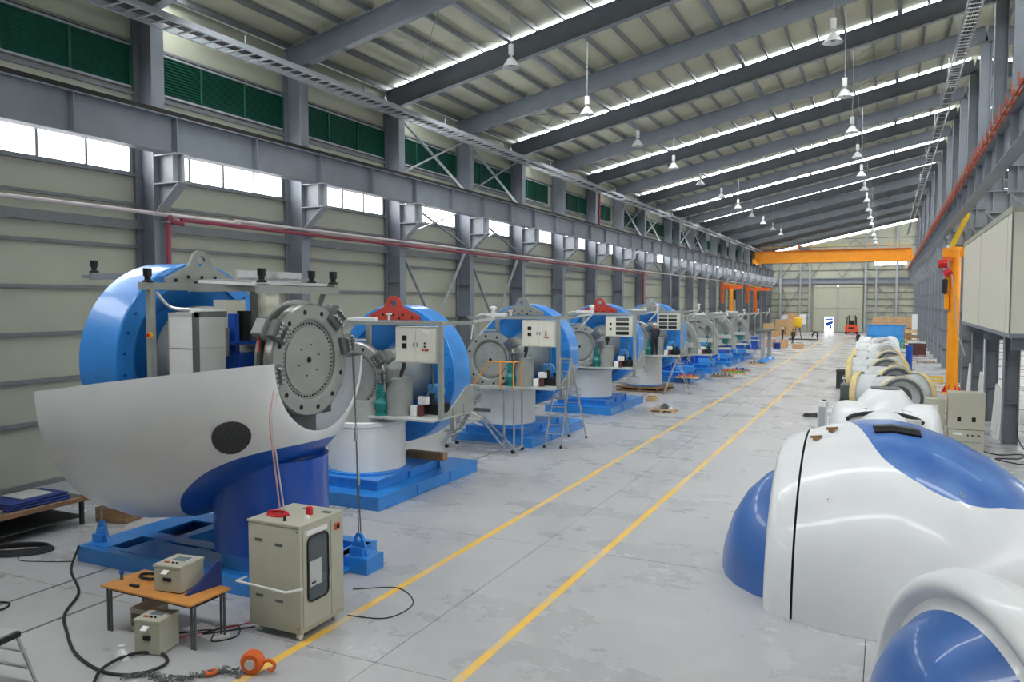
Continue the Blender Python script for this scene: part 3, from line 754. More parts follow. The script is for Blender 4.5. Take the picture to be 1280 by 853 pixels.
m = MB(); m.cyl((-.52, .02, zc+.36), (-.52, .02, zc+.9), .13, 16); m.cyl((-.25, -.1, zc-.4), (-.25, -.1, zc+.1), .14, 16); m.build('accumulator', 'black', n1, 40)
m = MB(); m.cyl((-.95, .1, zc+.1), (-.95, .1, zc+.6), .11, 16); m.build('accumulator', 'machined', n1, 40)
m = MB(); m.box(-.45, .05, .55, .85, zc+.15, zc+1.1); m.build('terminal_box', 'panel_cream', n1)
m = MB(); m.box(-.15, .2, -.15, .1, zc+.78, zc+1.28); m.build('terminal_box', 'panel_cream', n1)
m = MB(); m.box(-.3, -.2, .0, .1, zc-.4, zc+1.3); m.build('post', 'grey_dark', n1)
m = MB(); m.box(-.6, -.5, .7, .75, zc+.5, zc+.7); m.build('relay', 'black', n1)
m = MB(); m.tube(curve_pts([(-.7, -.6, zc+.7), (-.95, -.75, zc+.6), (-1.1, -.85, zc+.2)], 6), .018, 6); m.build('red_hose', 'red', n1, 40)
for i in range(3):
    m = MB(); m.tube(curve_pts([(-.1+.08*i, -.05, zc+.78), (-.12+.08*i, -.1, zc+.4), (.0, -.1, zc-.1)], 6), .015, 5); m.build('cable', 'black', n1, 40)
m = MB(); m.bar((.6, -.9, zb-.05), (.5, -.85, zc+.95), .07, .07); m.build('hanger', 'grey_dark', n1)

# lower cover of that nacelle
def paint_mat(name, kind):
    """white gel coat with a blue sweep; the sweep is a curve in the cover's own coordinates"""
    m = bpy.data.materials.new(name); m.use_nodes = True; nt = m.node_tree; b = nt.nodes['Principled BSDF']
    tc = nt.nodes.new('ShaderNodeTexCoord'); sx = nt.nodes.new('ShaderNodeSeparateXYZ'); nt.links.new(tc.outputs['Object'], sx.inputs[0])
    def math_(op, a, b_=None, c=None):
        n = nt.nodes.new('ShaderNodeMath'); n.operation = op
        for i, v in enumerate((a, b_, c)):
            if v is None: continue
            if isinstance(v, (int, float)): n.inputs[i].default_value = v
            else: nt.links.new(v, n.inputs[i])
        return n.outputs[0]
    if kind == 'lower':     # blue where z < curve(x)
        t = math_('MULTIPLY_ADD', sx.outputs['X'], .54, -1.87)
        cur = math_('SUBTRACT', t, math_('MULTIPLY', math_('MULTIPLY', sx.outputs['X'], sx.outputs['X']), .17))
        fac = math_('GREATER_THAN', cur, sx.outputs['Z'])
    elif kind == 'upper':   # blue wedge along the back of the ridge: y > curve(x), only towards +x
        dx = math_('SUBTRACT', sx.outputs['X'], .65)
        lim = math_('MULTIPLY_ADD', math_('MULTIPLY', dx, dx), .47, -1.88)
        lim = math_('SMOOTH_MAX', lim, math_('MULTIPLY_ADD', sx.outputs['X'], -3.2, -2.25), .9)
        f1 = math_('GREATER_THAN', sx.outputs['Y'], lim); f2 = math_('GREATER_THAN', sx.outputs['X'], -1.2)
        f3 = math_('GREATER_THAN', -1.86, sx.outputs['X'])
        fac = math_('MAXIMUM', math_('MULTIPLY', f1, f2), f3)
    n = nt.nodes.new('ShaderNodeTexNoise'); n.inputs['Scale'].default_value = 1.3; n.inputs['Detail'].default_value = 5; nt.links.new(tc.outputs['Object'], n.inputs['Vector'])
    r1 = nt.nodes.new('ShaderNodeValToRGB'); e = r1.color_ramp.elements; e[0].color = s(216, 218, 220) + (1,); e[1].color = s(232, 233, 233) + (1,)
    r2 = nt.nodes.new('ShaderNodeValToRGB'); e = r2.color_ramp.elements; e[0].position = .3; e[1].position = .75
    if kind == 'lower': e[0].color = s(16, 66, 150) + (1,); e[1].color = s(26, 84, 178) + (1,)
    else: e[0].color = s(46, 92, 168) + (1,); e[1].color = s(84, 132, 196) + (1,)
    nt.links.new(n.outputs['Fac'], r1.inputs['Fac']); nt.links.new(n.outputs['Fac'], r2.inputs['Fac'])
    mx = nt.nodes.new('ShaderNodeMixRGB'); nt.links.new(fac, mx.inputs[0]); nt.links.new(r1.outputs[0], mx.inputs[1]); nt.links.new(r2.outputs[0], mx.inputs[2])
    nt.links.new(mx.outputs[0], b.inputs['Base Color']); b.inputs['Roughness'].default_value = .32; b.inputs['Coat Weight'].default_value = .25
    MATS[name] = m
paint_mat('paint_lower', 'lower'); paint_mat('paint_upper', 'upper')
lc = thing('nacelle_cover', 'white lower nacelle cover with blue sweep and round dark mesh vent', 'cover', (N1[0], N1[1], zc))
# stations along the axis: t, half width, rim height, keel height (heights relative to the shaft axis)
STN = [(-3.3, 2.33, -.55, -3.22), (-2.6, 2.40, -.47, -3.30), (-1.6, 2.42, -.33, -3.16), (-.8, 2.36, -.23, -2.86), (0, 2.2, -.13, -2.46), (.6, 1.93, -.06, -2.06), (1.0, 1.62, -.01, -1.72), (1.22, 1.36, .01, -1.45), (1.29, 1.24, .02, -1.32)]
def station(t):
    for a, b in zip(STN, STN[1:]):
        if a[0] <= t <= b[0]:
            k = (t-a[0])/(b[0]-a[0]); return [a[i]+(b[i]-a[i])*k for i in range(4)]
def shell_pt(t, ang, off=0):
    _, w_, rz_, kz = station(t); return Vector((t, -(w_-off)*math.cos(ang), rz_ - (rz_-kz-off)*math.sin(ang)))
m = MB(); ts = [STN[0][0] + (STN[-1][0]-STN[0][0])*i/34 for i in range(35)]; na = 40
grid = {}
for off in (0, .05):
    for i, t in enumerate(ts):
        for k in range(na+1): grid[off, i, k] = m.bm.verts.new(shell_pt(min(t, STN[-1][0]-1e-6), PI*k/na, off))
for i in range(34):
    for k in range(na):
        m.bm.faces.new((grid[0, i, k], grid[0, i+1, k], grid[0, i+1, k+1], grid[0, i, k+1]))
        m.bm.faces.new((grid[.05, i, k], grid[.05, i, k+1], grid[.05, i+1, k+1], grid[.05, i+1, k]))
for k in range(na):
    for i in (0, 34): m.bm.faces.new((grid[0, i, k], grid[0, i, k+1], grid[.05, i, k+1], grid[.05, i, k]))
for i in range(34):
    for k in (0, na): m.bm.faces.new((grid[0, i, k], grid[0, i+1, k], grid[.05, i+1, k], grid[.05, i, k]))
m.build('shell', 'paint_lower', lc, 40)
def on_shell(t, ang):
    a = shell_pt(t, ang); u = shell_pt(t+.02, ang)-a; v = shell_pt(t, ang+.02)-a; n_ = u.cross(v).normalized()
    return a, (n_ if n_.y < 0 else -n_)
def patch(name, t0, a0, dt, da, off, m_, parent, ring=24, label=None):
    q = MB(); rows = []
    for k in range(4):
        rows.append([q.bm.verts.new((lambda P: P[0]+P[1]*off)(on_shell(t0+dt*k/3*math.cos(2*PI*i/ring), a0+da*k/3*math.sin(2*PI*i/ring)))) for i in range(ring if k else 1)])
    for i in range(ring):
        q.bm.faces.new((rows[0][0], rows[1][i], rows[1][(i+1) % ring]))
        for k in (1, 2): q.bm.faces.new((rows[k][i], rows[k+1][i], rows[k+1][(i+1) % ring], rows[k][(i+1) % ring]))
    edge = [v.co.copy() for v in rows[3]]
    low = [q.bm.verts.new((lambda P: P[0]-P[1]*.01)(on_shell(t0+dt*math.cos(2*PI*i/ring), a0+da*math.sin(2*PI*i/ring)))) for i in range(ring)]
    for i in range(ring): q.bm.faces.new((rows[3][i], low[i], low[(i+1) % ring], rows[3][(i+1) % ring]))
    return q.build(name, m_, parent, 40, label=label), edge
v, edge = patch('mesh_vent', .62, R(36.5), .27, .17, .012, 'mesh_dark', lc, label='round dark mesh vent')
for i in range(-6, 7):
    k = i/6.5; h = math.sqrt(1-k*k)
    pts = [(lambda P: P[0]+P[1]*.016)(on_shell(.62+.27*h*u/5, R(36.5)+.17*k)) for u in range(-5, 6)]
    b = MB(); b.tube(pts, .006, 4); b.build('mesh_wire', 'grey_dark', v)
# blue stand carrying it
st = thing('nacelle_stand', 'deep blue round pedestal on a blue cross frame under the white cover', 'stand', (N1[0], N1[1]+.1, 0))
m = MB(); m.lathe([(0, .62), (1.06, .62), (1.06, 2.3), (0, 2.3)], (0, 0, 0), seg=56); m.build('pedestal', 'blue_deep', st, 32)
m = MB(); m.lathe([(0, .1), (1.12, .1), (1.12, .16), (.93, .2), (.93, .62), (0, .62)], (0, 0, 0), seg=56); m.build('pedestal_foot', 'blue_light', st, 32)
H = .3
def beam(p0, p1, w_=.26): m = MB(); m.bar(p0, p1, w_, H); return m.build('frame_beam', 'blue', st)
yA, yB = -1.05, 1.55
for y in (yA, yB): beam((-4.0, y, H/2), (1.2, y, H/2), .3)
for x in (-3.85, -2.6, -1.5, 1.05): beam((x, yA, H/2), (x, yB, H/2), .28)
m = MB(); m.box(-3.9, -.95, -.2, .12, H-.02, H+.015); m.build('deck_strip', 'blue', st)
m = MB(); m.box(-4.0, -.95, 1.15, 1.7, H-.02, H+.015); m.build('deck_strip', 'blue', st)
m = MB(); m.box(-4.0, -3.35, -1.05, 1.2, H-.02, H+.012); m.build('deck_strip', 'blue', st)
m = MB(); m.box(-2.95, -2.6, -1.05, 0, H-.02, H+.012); m.build('deck_strip', 'blue', st)
m = MB(); m.box(-2.6, .9, yA, -.3, H-.04, H+.01); m.build('deck_plate', 'blue', st)
m = MB(); m.box(-1.2, 1.35, yA+.1, yB-.1, .04, .12); m.build('foot_plate', 'blue', st)
for (x, y) in ((-3.85, -.75), (-2.3, 1.5), (1.42, .82)):
    m = MB(); m.plate_hole([(-.2, 0), (.2, 0), (.1, .34), (.05, .42), (-.05, .42), (-.1, .34)], (0, .3), .055, (x, y, H), (1, 0, 0), (0, 0, 1), .06); l = m.build('tie_lug', 'blue', st)
    m = MB(); m.box(x-.15, x+.15, y-.12, y-.03, H, H+.16); m.build('gusset', 'blue', l)
m = MB(); m.box(1.0, 1.75, .6, 1.15, 0, .3); m.build('outrigger', 'blue', st)
# tie-down ropes with turnbuckles
def rope(label, p0, p1, r=.012, tb=.55):
    t = thing('tie_rope', label, 'rope', p1)
    d = Vector(p0) - Vector(p1)
    m = MB(); m.tube([(0, 0, 0), tuple(d)], r, 6); m.build('wire', 'grey_dark', t)
    c0 = d*tb; m = MB(); m.cyl(c0 - d.normalized()*.12, c0 + d.normalized()*.12, .03, 8); m.cyl(c0 + d.normalized()*.12, c0 + d.normalized()*.2, .03, 8, .01); m.build('turnbuckle', 'chrome', t, 40)
rope('thin wire rope with turnbuckle running down to the blue outrigger lug', (-9.2, 12.2, 4.2), (-9.13, 12.2, .73))
rope('thin slack wire rope just behind the one with the turnbuckle', (-9.35, 12.35, 4.2), (-9.11, 12.24, .73), tb=.3)
m = MB(); m.cyl((0, 0, 0), (0, 0, .75), .02, 8); t_ = m.build('jack_rod', 'machined', None); t_.location = (-14.4, 10.65, .74)
tag(t_, 'short upright steel rod on the corner lug of the blue cross frame', 'rod')
for o_, m_ in ((.0, 'hose_pink'), (.09, 'pipe_pale')):
    b = MB(); b.tube(curve_pts([(-8.95+o_, 9.75, 3.75), (-8.82+o_*.6, 9.5, 3.3), (-8.78+o_*.7, 9.55, 2.6), (-8.72+o_, 9.6, 1.815)], 6), .013, 6)
    tag(b.build('hose', m_, None, 40), ('pinkish' if m_ == 'hose_pink' else 'white') + ' hose hanging down the white cover to the test cabinet', 'hose')

# ================================================================= COVERS AND HUBS ON THE RIGHT
def half_cover(label, loc, rz, sc, extras, short=False):
    c = thing('nacelle_cover', label, 'cover', loc, rz); c.scale = (sc, sc, sc)
    P_ = [(.05, 3.55), (.5, 3.45), (1.1, 3.1), (1.85, 2.3), (2.4, 1.6), (2.72, 1.0), (2.93, .4), (3.0, 0), (2.97, -.5), (2.86, -1.0), (2.72, -1.42)]
    if short: P_ = [(.9, 1.2), (1.55, .5), (2.04, -.15), (2.4, -.75), (2.6, -1.2), (2.66, -1.46)]
    m = MB(); m.lathe([(r, t) for r, t in P_], (0, 0, 0), (1, 0, 0), (0, 1, 0), 56, 0, PI); body = m.build('body_shell', 'white' if short else 'paint_upper', c, 40)
    m = MB()
    if not short: m.lathe([(2.66, -1.36), (2.66, -1.47)], (0, 0, 0), (1, 0, 0), (0, 1, 0), 56, 0, PI); m.build('seam', 'dark_hole', c, 40)
    m = MB(); m.lathe([(2.705 if not short else 2.662, -1.46), (2.60, -1.74), (2.52, -1.86), (2.42, -1.92), (2.32, -1.90), (2.26, -1.80), (2.2, -1.74), (2.08, -1.76), (2.02, -1.84)], (0, 0, 0), (1, 0, 0), (0, 1, 0), 56, 0, PI); m.build('lip_band', 'white', c, 50)
    m = MB(); m.lathe([(2.02, -1.84), (1.98, -1.9), (1.8, -2.2), (1.45, -2.55), (1.0, -2.8), (.5, -2.95), (0, -3.0)], (0, 0, 0), (1, 0, 0), (0, 1, 0), 56, 0, PI); m.build('nose', 'cover_blue', c, 50, label='blue nose cap')
    if extras:
        # dark hatch slot, lifting eyes, small drilled groups
        def surf(t, a, lift=0):
            for (r0, t0), (r1, t1) in zip(P_, P_[1:]):
                if t1 <= t <= t0:
                    r = r0 + (r1-r0)*(t-t0)/(t1-t0) + lift; return Vector((t, r*math.cos(a), r*math.sin(a)))
        pts = [surf(-.30+.74*i/10, R(103) - .003*i, .01) for i in range(11)]
        m = MB()
        for a, b in zip(pts, pts[1:]): m.bar(a, b, .30, .05, (0, -.2, 1))
        m.build('hatch_slot', 'dark_hole', c, label='black hatch slot')
        m = MB()
        for a, b in zip(pts, pts[1:]): m.bar(a + Vector((0, .08, .05)), b + Vector((0, .08, .05)), .10, .03, (0, -.2, 1))
        m.build('hatch_lid', 'grey_dark', c)
        for (t, a) in ((-1.0, R(101)), (-1.25, R(106))):
            q = surf(t, a); m = MB(); m.cyl(q, q + Vector((0, 0, .05)), .06, 10); m.bar(q + Vector((-.1, 0, .05)), q + Vector((.1, .03, .07)), .05, .04); m.build('lifting_eye', 'wood', c)
        for (t, a) in ((-.95, R(138)), (1.0, R(128))):
            for i in range(5):
                q = surf(t+.035*(i % 3), a+.012*(i//2)); d = (q*Vector((0, 1, 1))).normalized(); m = MB(); m.cyl(q, q+d*.006, .012, 8); m.build('drill_hole', 'grey', c)
    return c
mat('cover_blue', s(60, 108, 180), .32, var=.14, scale=1.2, coat=.25)
half_cover('large white nacelle cover with blue wedge and black hatch slot on the floor', (.12, 16.0, 0), 0, 1.0, True)
half_cover('white and blue nacelle cover end partly behind a thick white rounded lip', (2.12, 10.9, 0), R(29), .765, False, True)

# spinner
sp = thing('rotor_spinner', 'white rotor spinner with round blade openings behind the large nacelle cover', 'spinner', (-.02, 26.0, 0))
m = MB(); m.lathe([(1.25, 0), (1.24, .7), (1.16, 1.3), (.98, 1.78), (.72, 2.24), (.52, 2.5), (.44, 2.56), (0, 2.56)], (0, .2, 0), seg=40); m.build('cone', 'white', sp, 40)
m = MB(); m.lathe([(.38, 2.56), (.42, 2.6), (.3, 2.6), (0, 2.585)], (0, .2, 0), seg=30); m.build('top_ring', 'grey_dark', sp, 40)
for sg in (-1, 1):
    m = MB(); m.lathe([(1.05, .2), (1.05, 1.12), (1.0, 1.32), (.82, 1.46), (.4, 1.55), (0, 1.57)], (0, .1, 1.08), (sg, -.18, .05), seg=36); m.build('blade_root', 'white', sp, 40)
    m = MB(); m.tube([(sg*.46, -.72, 2.06), (sg*.82, -.6, 1.96), (sg*.98, -.72, 1.5), (sg*.66, -.92, 1.6)], .012, 6, True); m.build('hatch_outline', 'grey_light', sp)
m = MB(); m.lathe([(0, .1), (.40, .06), (.62, -.12), (.84, -.45), (.9, -.8)], (0, -1.3, 1.86), (0, -.35, 1), seg=36); m.build('front_cap', 'white', sp, 40)
m = MB(); m.tube([(1.0*math.cos(a), -1.22 + .95*math.sin(a)*.5, 1.72 + .22*math.sin(a)) for a in [R(10+16*i) for i in range(11)]], .06, 8); m.build('gap_shadow_arc', 'black', sp, 40, label='black arc imitating the shaded gap at the front cap')  # black tube stands in for the shade in the gap behind the cap
m = MB(); m.box(.55, .95, -1.25, -1.1, 1.55, 1.85, .03); m.build('hinge_block', 'grey_light', sp)

# rotor hub castings
def hub(label, loc, rz, wrap=False):
    h = thing('rotor_hub', label, 'hub', loc, rz, 'cast rotor hubs in a row' if not wrap else 'wrapped rotor hubs')
    body_m = 'plastic_wrap' if wrap else 'cast'
    m = MB(); m.lathe([(0, .5), (.8, .5), (.98, .8), (1.05, 1.3), (.98, 1.8), (.78, 2.12), (.5, 2.28), (0, 2.3)], (0, 0, 0), seg=36); m.build('hub_body', body_m, h, 45)
    m = MB(); m.lathe([(.7, 0), (1.0, 0), (.9, .5), (.7, .5)], (0, 0, 0), seg=36); m.build('foot_flange', 'grey_dark', h, 40)
    for a in (R(172), R(292), R(52)):
        d = Vector((math.cos(a), math.sin(a), 0))
        m = MB(); m.lathe([(.72, .5), (.74, 1.18), (.8, 1.2), (.8, 1.34), (.62, 1.34), (.62, 1.1), (.3, 1.0), (0, 1.0)], (0, 0, 1.62), d, seg=40); f_ = m.build('blade_flange', body_m, h, 40)
        if not wrap:
            m = MB(); m.lathe([(.805, 1.12), (.815, 1.14), (.815, 1.33), (.805, 1.345)], (0, 0, 1.62), d, seg=40); m.build('beige_band', 'beige_band', f_, 40)
            m = MB(); m.lathe([(.62, 1.345), (.74, 1.345), (.74, 1.35), (.62, 1.35)], (0, 0, 1.62), d, seg=40); m.build('face_ring', 'grey_dark', f_, 40)
            m = MB(); m.cyl(Vector((0, 0, 1.62))+d*1.02, Vector((0, 0, 1.62))+d*1.05, .42, 24); m.build('bore', 'grey_dark', f_, 40)
    return h
hub('bare grey rotor hub with beige-banded flanges next behind the white spinner', (.22, 33.5, 0), R(-8))
hub('bare grey rotor hub with beige bands, second behind the white spinner', (-.25, 38.4, 0), R(6))
hub('bare grey rotor hub with beige bands, third behind the white spinner', (-.4, 43.6, 0), R(-4))
hub('bare grey rotor hub with beige bands beside the blue post', (-.45, 50.0, 0), R(4))
hub('rotor hub wrapped in clear plastic beyond the bare hubs', (-.55, 60, 0), R(2), True)
hub('rotor hub wrapped in clear plastic just before the blue tank', (-.6, 69, 0), R(-6), True)
def crate(name, label, cat, x0, x1, y0, y1, z0, z1, m_, lid=None, group=None, bev=.01):
    t = thing(name, label, cat, ((x0+x1)/2, (y0+y1)/2, z0), 0, group)
    a, b, c = (x1-x0)/2, (y1-y0)/2, z1-z0
    m = MB(); m.box(-a, a, -b, b, 0, c, bev); m.build('body', m_, t)
    m = MB(); m.box(-a-.015, a+.015, -b-.015, b+.015, c*.9, c*.98); m.build('rim', lid or m_, t)
    for x in (-a*.6, a*.6):
        m = MB(); m.box(x-.03, x+.03, -b-.012, -b, .05, c*.88); m.build('batten', lid or m_, t)
    return t
crate('steel_crate', 'dark grey steel crate beside the first bare hub', 'crate', -1.72, -1.25, 34.6, 36.2, 0, 1.15, 'mesh_dark')
crate('steel_crate', 'smaller dark grey crate standing on the larger one', 'crate', -1.70, -1.28, 34.9, 36.0, 1.16, 1.75, 'grey_dark')
crate('steel_crate', 'dark grey crate with white top beside the third hub', 'crate', -2.1, -1.68, 45, 46.2, 0, 1.2, 'mesh_dark', 'white_matte')
crate('steel_crate', 'low dark grey crate beside the fourth hub', 'crate', -2.7, -2.2, 50.5, 51.8, 0, 1.1, 'mesh_dark')
dh = thing('dehumidifier', 'small upright bluish white appliance left of the first bare hub', 'appliance', (-2.17, 32.0, 0))
m = MB(); m.box(-.16, .16, -.2, .2, .04, 1.42, .03); m.build('body', 'white', dh); m = MB(); m.box(-.12, .12, -.21, -.2, .1, 1.2); m.build('front_panel', 'steel_light', dh); m = MB(); m.box(-.02, .12, -.1, .1, 1.42, 1.45); m.build('control', 'black', dh)
for i, (x, y) in enumerate(((-.12, -.16), (.12, -.16), (-.12, .16), (.12, .16))):
    m = MB(); m.cyl((x, y, 0), (x, y, .05), .03, 8); m.build('foot', 'black', dh)
m = MB()
for i in range(3): m.tube([(.42*math.cos(a)*(1-.06*i), .3*math.sin(a), .03+.04*i) for a in [2*PI*k/24 for k in range(24)]], .02, 6, True)
o = m.build('cable_coil', 'rubber', None, 40); o.location = (-2.95, 37.6, .0); tag(o, 'black cable coil on the floor left of the first bare hub', 'cable')
# ---- electrical cabinets under the jib
def switch_cabinet(label, x0, x1, y0, y1, h, lower):
    t = thing('switch_cabinet', label, 'cabinet', ((x0+x1)/2, (y0+y1)/2, 0)); a, b = (x1-x0)/2, (y1-y0)/2
    m = MB(); m.box(-a, a, -b, b, lower, h, .015); m.build('upper_case', 'cabinet', t)
    m = MB(); m.box(-a+.02, a-.02, -b+.02, b-.02, .0, lower-.02, .01); lo = m.build('lower_case', 'cabinet', t)
    if lower > .2:
        for x in (-a*.4, a*.4):
            m = MB(); m.box(x-.06, x+.06, -b-.012, -b, lower+.28, lower+.44); m.build('vent_fan', 'dark_hole', t)
        m = MB(); m.box(-a*.7, -a*.2, -b, -b+.015, lower-.2, lower-.12); m.build('name_plate', 'paper', lo)
        for x in (a*.1, a*.35, a*.7):
            m = MB(); m.cyl((x, -b+.03, lower-.2), (x, -b-.02, lower-.2), .03, 10); m.build('dial', 'black', lo)
        m = MB(); m.box(-a*.9, a*.9, -b+.0, -b+.02, lower*.4-.02, lower*.4+.02); m.build('shelf_edge', 'grey', lo)
    return t
switch_cabinet('grey beige switch cabinet with two square fans at the orange pole', 2.0, 3.12, 31.4, 32.3, 2.0, .72)
t = switch_cabinet('low open backed grey panel beside the switch cabinet', 1.3, 1.92, 31.8, 32.2, 1.72, .0)
m = MB(); m.box(-.22, .1, -.215, -.2, .6, 1.5); m.build('chart', 'paper', t)
m = MB(); m.tube(curve_pts([(3.1, 31.2, .03), (3.5, 30.8, .02), (4.2, 31.2, .02), (4.0, 30.3, .02), (3.3, 30.0, .02), (3.9, 29.3, .02), (4.3, 29.9, .02), (4.1, 31.3, .5), (4.1, 31.5, 1.1)], 8), .02, 6)
tag(m.build('floor_cable', 'rubber', None, 40), 'loose black cable on the floor by the first middle column', 'cable')
# ---- white barrier boards between the middle columns
for i, (y, n) in enumerate(((34.2, 3), (40.2, 3), (46.6, 2))):
    b = thing('barrier_boards', ['row of white boards leaning between the two columns by the switch cabinet', 'row of white boards leaning between columns behind the orange pole', 'short pair of white boards beyond the orange pole'][i], 'boards', (3.95, y, 0))
    for k in range(n):
        m = MB(); m.obox((0, .9*k+.42, .95), (.03, .41, .95), Euler((0, R(4), 0)).to_matrix()); m.build('board', 'white_matte', b)
bb = thing('blue_bin', 'blue steel skip seen through the middle columns', 'skip', (7.5, 40, 0))
m = MB(); m.prism([(-1.2, .35), (1.2, .35), (1.5, 1.3), (-1.5, 1.3)], (0, 0, 0), (0, 1, 0), (0, 0, 1), 2.2); m.build('tub', 'blue_deep', bb)
m = MB(); m.box(-1.15, 1.15, -1.55, 1.55, 1.28, 1.36); m.build('rim', 'blue', bb)
for y in (-.8, .8):
    m = MB(); m.box(-1, 1, y-.1, y+.1, 0, .36); m.build('skid', 'black', bb)
# ---- jib crane
j = thing('jib_crane', 'orange pillar jib crane with red hoist in front of the middle columns', 'jib crane', (3.35, 50.6, 0))
m = MB(); m.lathe([(0, 0), (.55, 0), (.55, .06), (.3, .08), (.3, 8.0), (.34, 8.02), (.34, 8.25), (0, 8.25)], seg=28); m.build('pillar', 'orange', j, 32)
for a in range(6):
    m = MB(); m.prism([(.3, .06), (.52, .06), (.3, .5)], (0, 0, 0), (math.cos(a*PI/3), math.sin(a*PI/3), 0), (0, 0, 1), .03); m.build('base_gusset', 'red', j)
m = MB(); m.ibeam((-.35, 0, 7.9), (.62, -.6, 10.2), .34, .24, .05, .04, (0, 1, 0)); m.build('raised_boom', 'yellow', j)
m = MB(); m.box(-.62, .5, -.22, .22, 7.7, 8.2, .02); m.build('head', 'orange', j); m = MB(); m.box(-.45, -.05, -.25, -.1, 8.2, 8.36); m.build('lamp', 'white_matte', j)
m = MB(); m.box(-.5, -.28, -.35, -.1, 4.75, 6.7); m.build('counter_plate', 'orange', j)
h = bpy.data.objects.new('chain_hoist', None); COL.objects.link(h); h.parent = j; h.location = (-.55, -.45, 7.2)
m = MB(); m.cyl((-.3, 0, .1), (.15, 0, .1), .24, 18); m.build('motor', 'red', h, 40); m = MB(); m.cyl((0, 0, -.5), (.35, 0, -.3), .2, 16); m.build('drum', 'red', h, 40)
m = MB(); m.box(-.1, .5, -.1, .1, .3, .45); m.build('trolley', 'orange_dark', h); m = MB(); m.lathe([(0, -1.6), (.14, -1.5), (.16, -.8), (0, -.7)], (.05, 0, 0), seg=14); m.build('chain_bag', 'black', h, 40)
m = MB(); m.tube(curve_pts([(.3, -.1, -.2), (.5, -.1, -1.5), (.7, -.15, -3.5), (1.1, -.2, -5)], 6), .03, 6); m.build('cable', 'steel_light', h, 40)
# ---- cabin (insulated panel control room) on steel
cb = thing('panel_cabin', 'cream panel cabin raised on steel posts against the middle columns', 'cabin', (3.42, 28.6, 4.2))
m = MB(); m.box(0, .38, 0, 17.2, 0, 3.75); m.box(.38, 3.6, 0, .1, 0, 3.75); m.box(.38, 3.6, 17.1, 17.2, 0, 3.75); m.box(3.5, 3.6, .1, 17.1, 0, 3.75); m.build('wall_panels', 'panel_cream', cb)
m = MB(); m.box(-.03, 3.65, -.03, 17.25, 3.75, 3.95); m.build('roof_trim', 'cream', cb); m = MB(); m.box(.0, 3.6, 0, 17.2, -.14, 0); m.build('floor_deck', 'steel', cb)
for y in (1.1, 9.2):
    m = MB(); m.box(-.006, 0, y-.008, y+.008, 0, 3.75); m.build('panel_joint', 'cream', cb)
m = MB(); m.box(-.02, .02, -.02, .04, 0, 3.75); m.build('corner_trim', 'girt', cb); m = MB(); m.box(.5, .54, -.02, 0, 0, 3.75); m.build('panel_joint', 'girt', cb)
for i, (y, lb) in enumerate(((29.2, 'steel floor beam under the near end of the cream cabin'), (37, 'steel floor beam under the middle of the cream cabin'), (44.9, 'steel floor beam under the far end of the cream cabin'))):
    t = thing('cabin_support', lb, 'support', (5.2, y, 0), 0, 'cabin supports')
    m = MB(); m.ibeam((-1.65, 0, 3.85), (1.8, 0, 3.85), .38, .2); m.build('beam', 'steel', t)
    for x in (1.5,):
        m = MB(); m.ibeam((x, 0, 0), (x, 0, 3.66), .3, .25, up=(1, 0, 0)); m.build('post', 'steel', t)
m = MB(); m.tube(curve_pts([(4.3, 30.2, 4.0), (4.35, 30.1, 3.3), (4.5, 30, 2.8), (4.6, 30.2, 1.5), (4.6, 30.4, 0.02)], 6), .05, 6); tag(m.build('power_cable', 'rubber', None, 40), 'thick black cable hanging below the cream cabin', 'cable')

# ================================================================= OVERHEAD CRANE
oc = thing('overhead_crane', 'orange overhead travelling crane spanning the hall near the back wall', 'crane', (0, 121, 10.42))
m = MB()
m.prism([(-17.9, .55), (-17.3, .35), (2.3, .35), (2.9, .55), (2.9, 2.05), (-17.9, 2.05)], (0, 0, 0), (1, 0, 0), (0, 0, 1), .9); m.build('bridge_girder', 'orange', oc)
for x in (-17.7, 3.0):
    m = MB(); m.box(x-.3, x+.3, -2.2, 2.2, .3, 1.0, .04); e_ = m.build('end_carriage', 'orange', oc)
    for y in (-1.8, 1.8):
        m = MB(); m.cyl((x-.1, y, .2), (x+.1, y, .2), .22, 16); m.build('wheel', 'black', e_, 40)
m = MB(); m.box(-17.0, 2.6, -.95, -.45, 2.05, 2.11); m.build('walkway', 'orange_dark', oc)
for z in (2.6, 3.05):
    m = MB(); m.box(-17.0, 2.6, -.96, -.92, z-.03, z+.03); m.build('hand_rail', 'yellow' if z < 3 else 'steel_light', oc)
me = None
m = MB(); m.box(-.03, .03, -.03, .03, 0, .95); me = m.mesh('rail_post'); me.materials.append(MATS['orange'])
for i in range(16): place('rail_post', me, oc, (-16.95+i*1.3, -.94, 2.10))
m = MB(); m.box(-11.6, -10.2, -.9, .6, 2.15, 2.7, .05); tr = m.build('hoist_trolley', 'steel', oc); m = MB(); m.cyl((-12.0, 0, 2.6), (-11.4, 0, 2.6), .28, 14); m.build('hoist_motor', 'orange_dark', tr, 40)
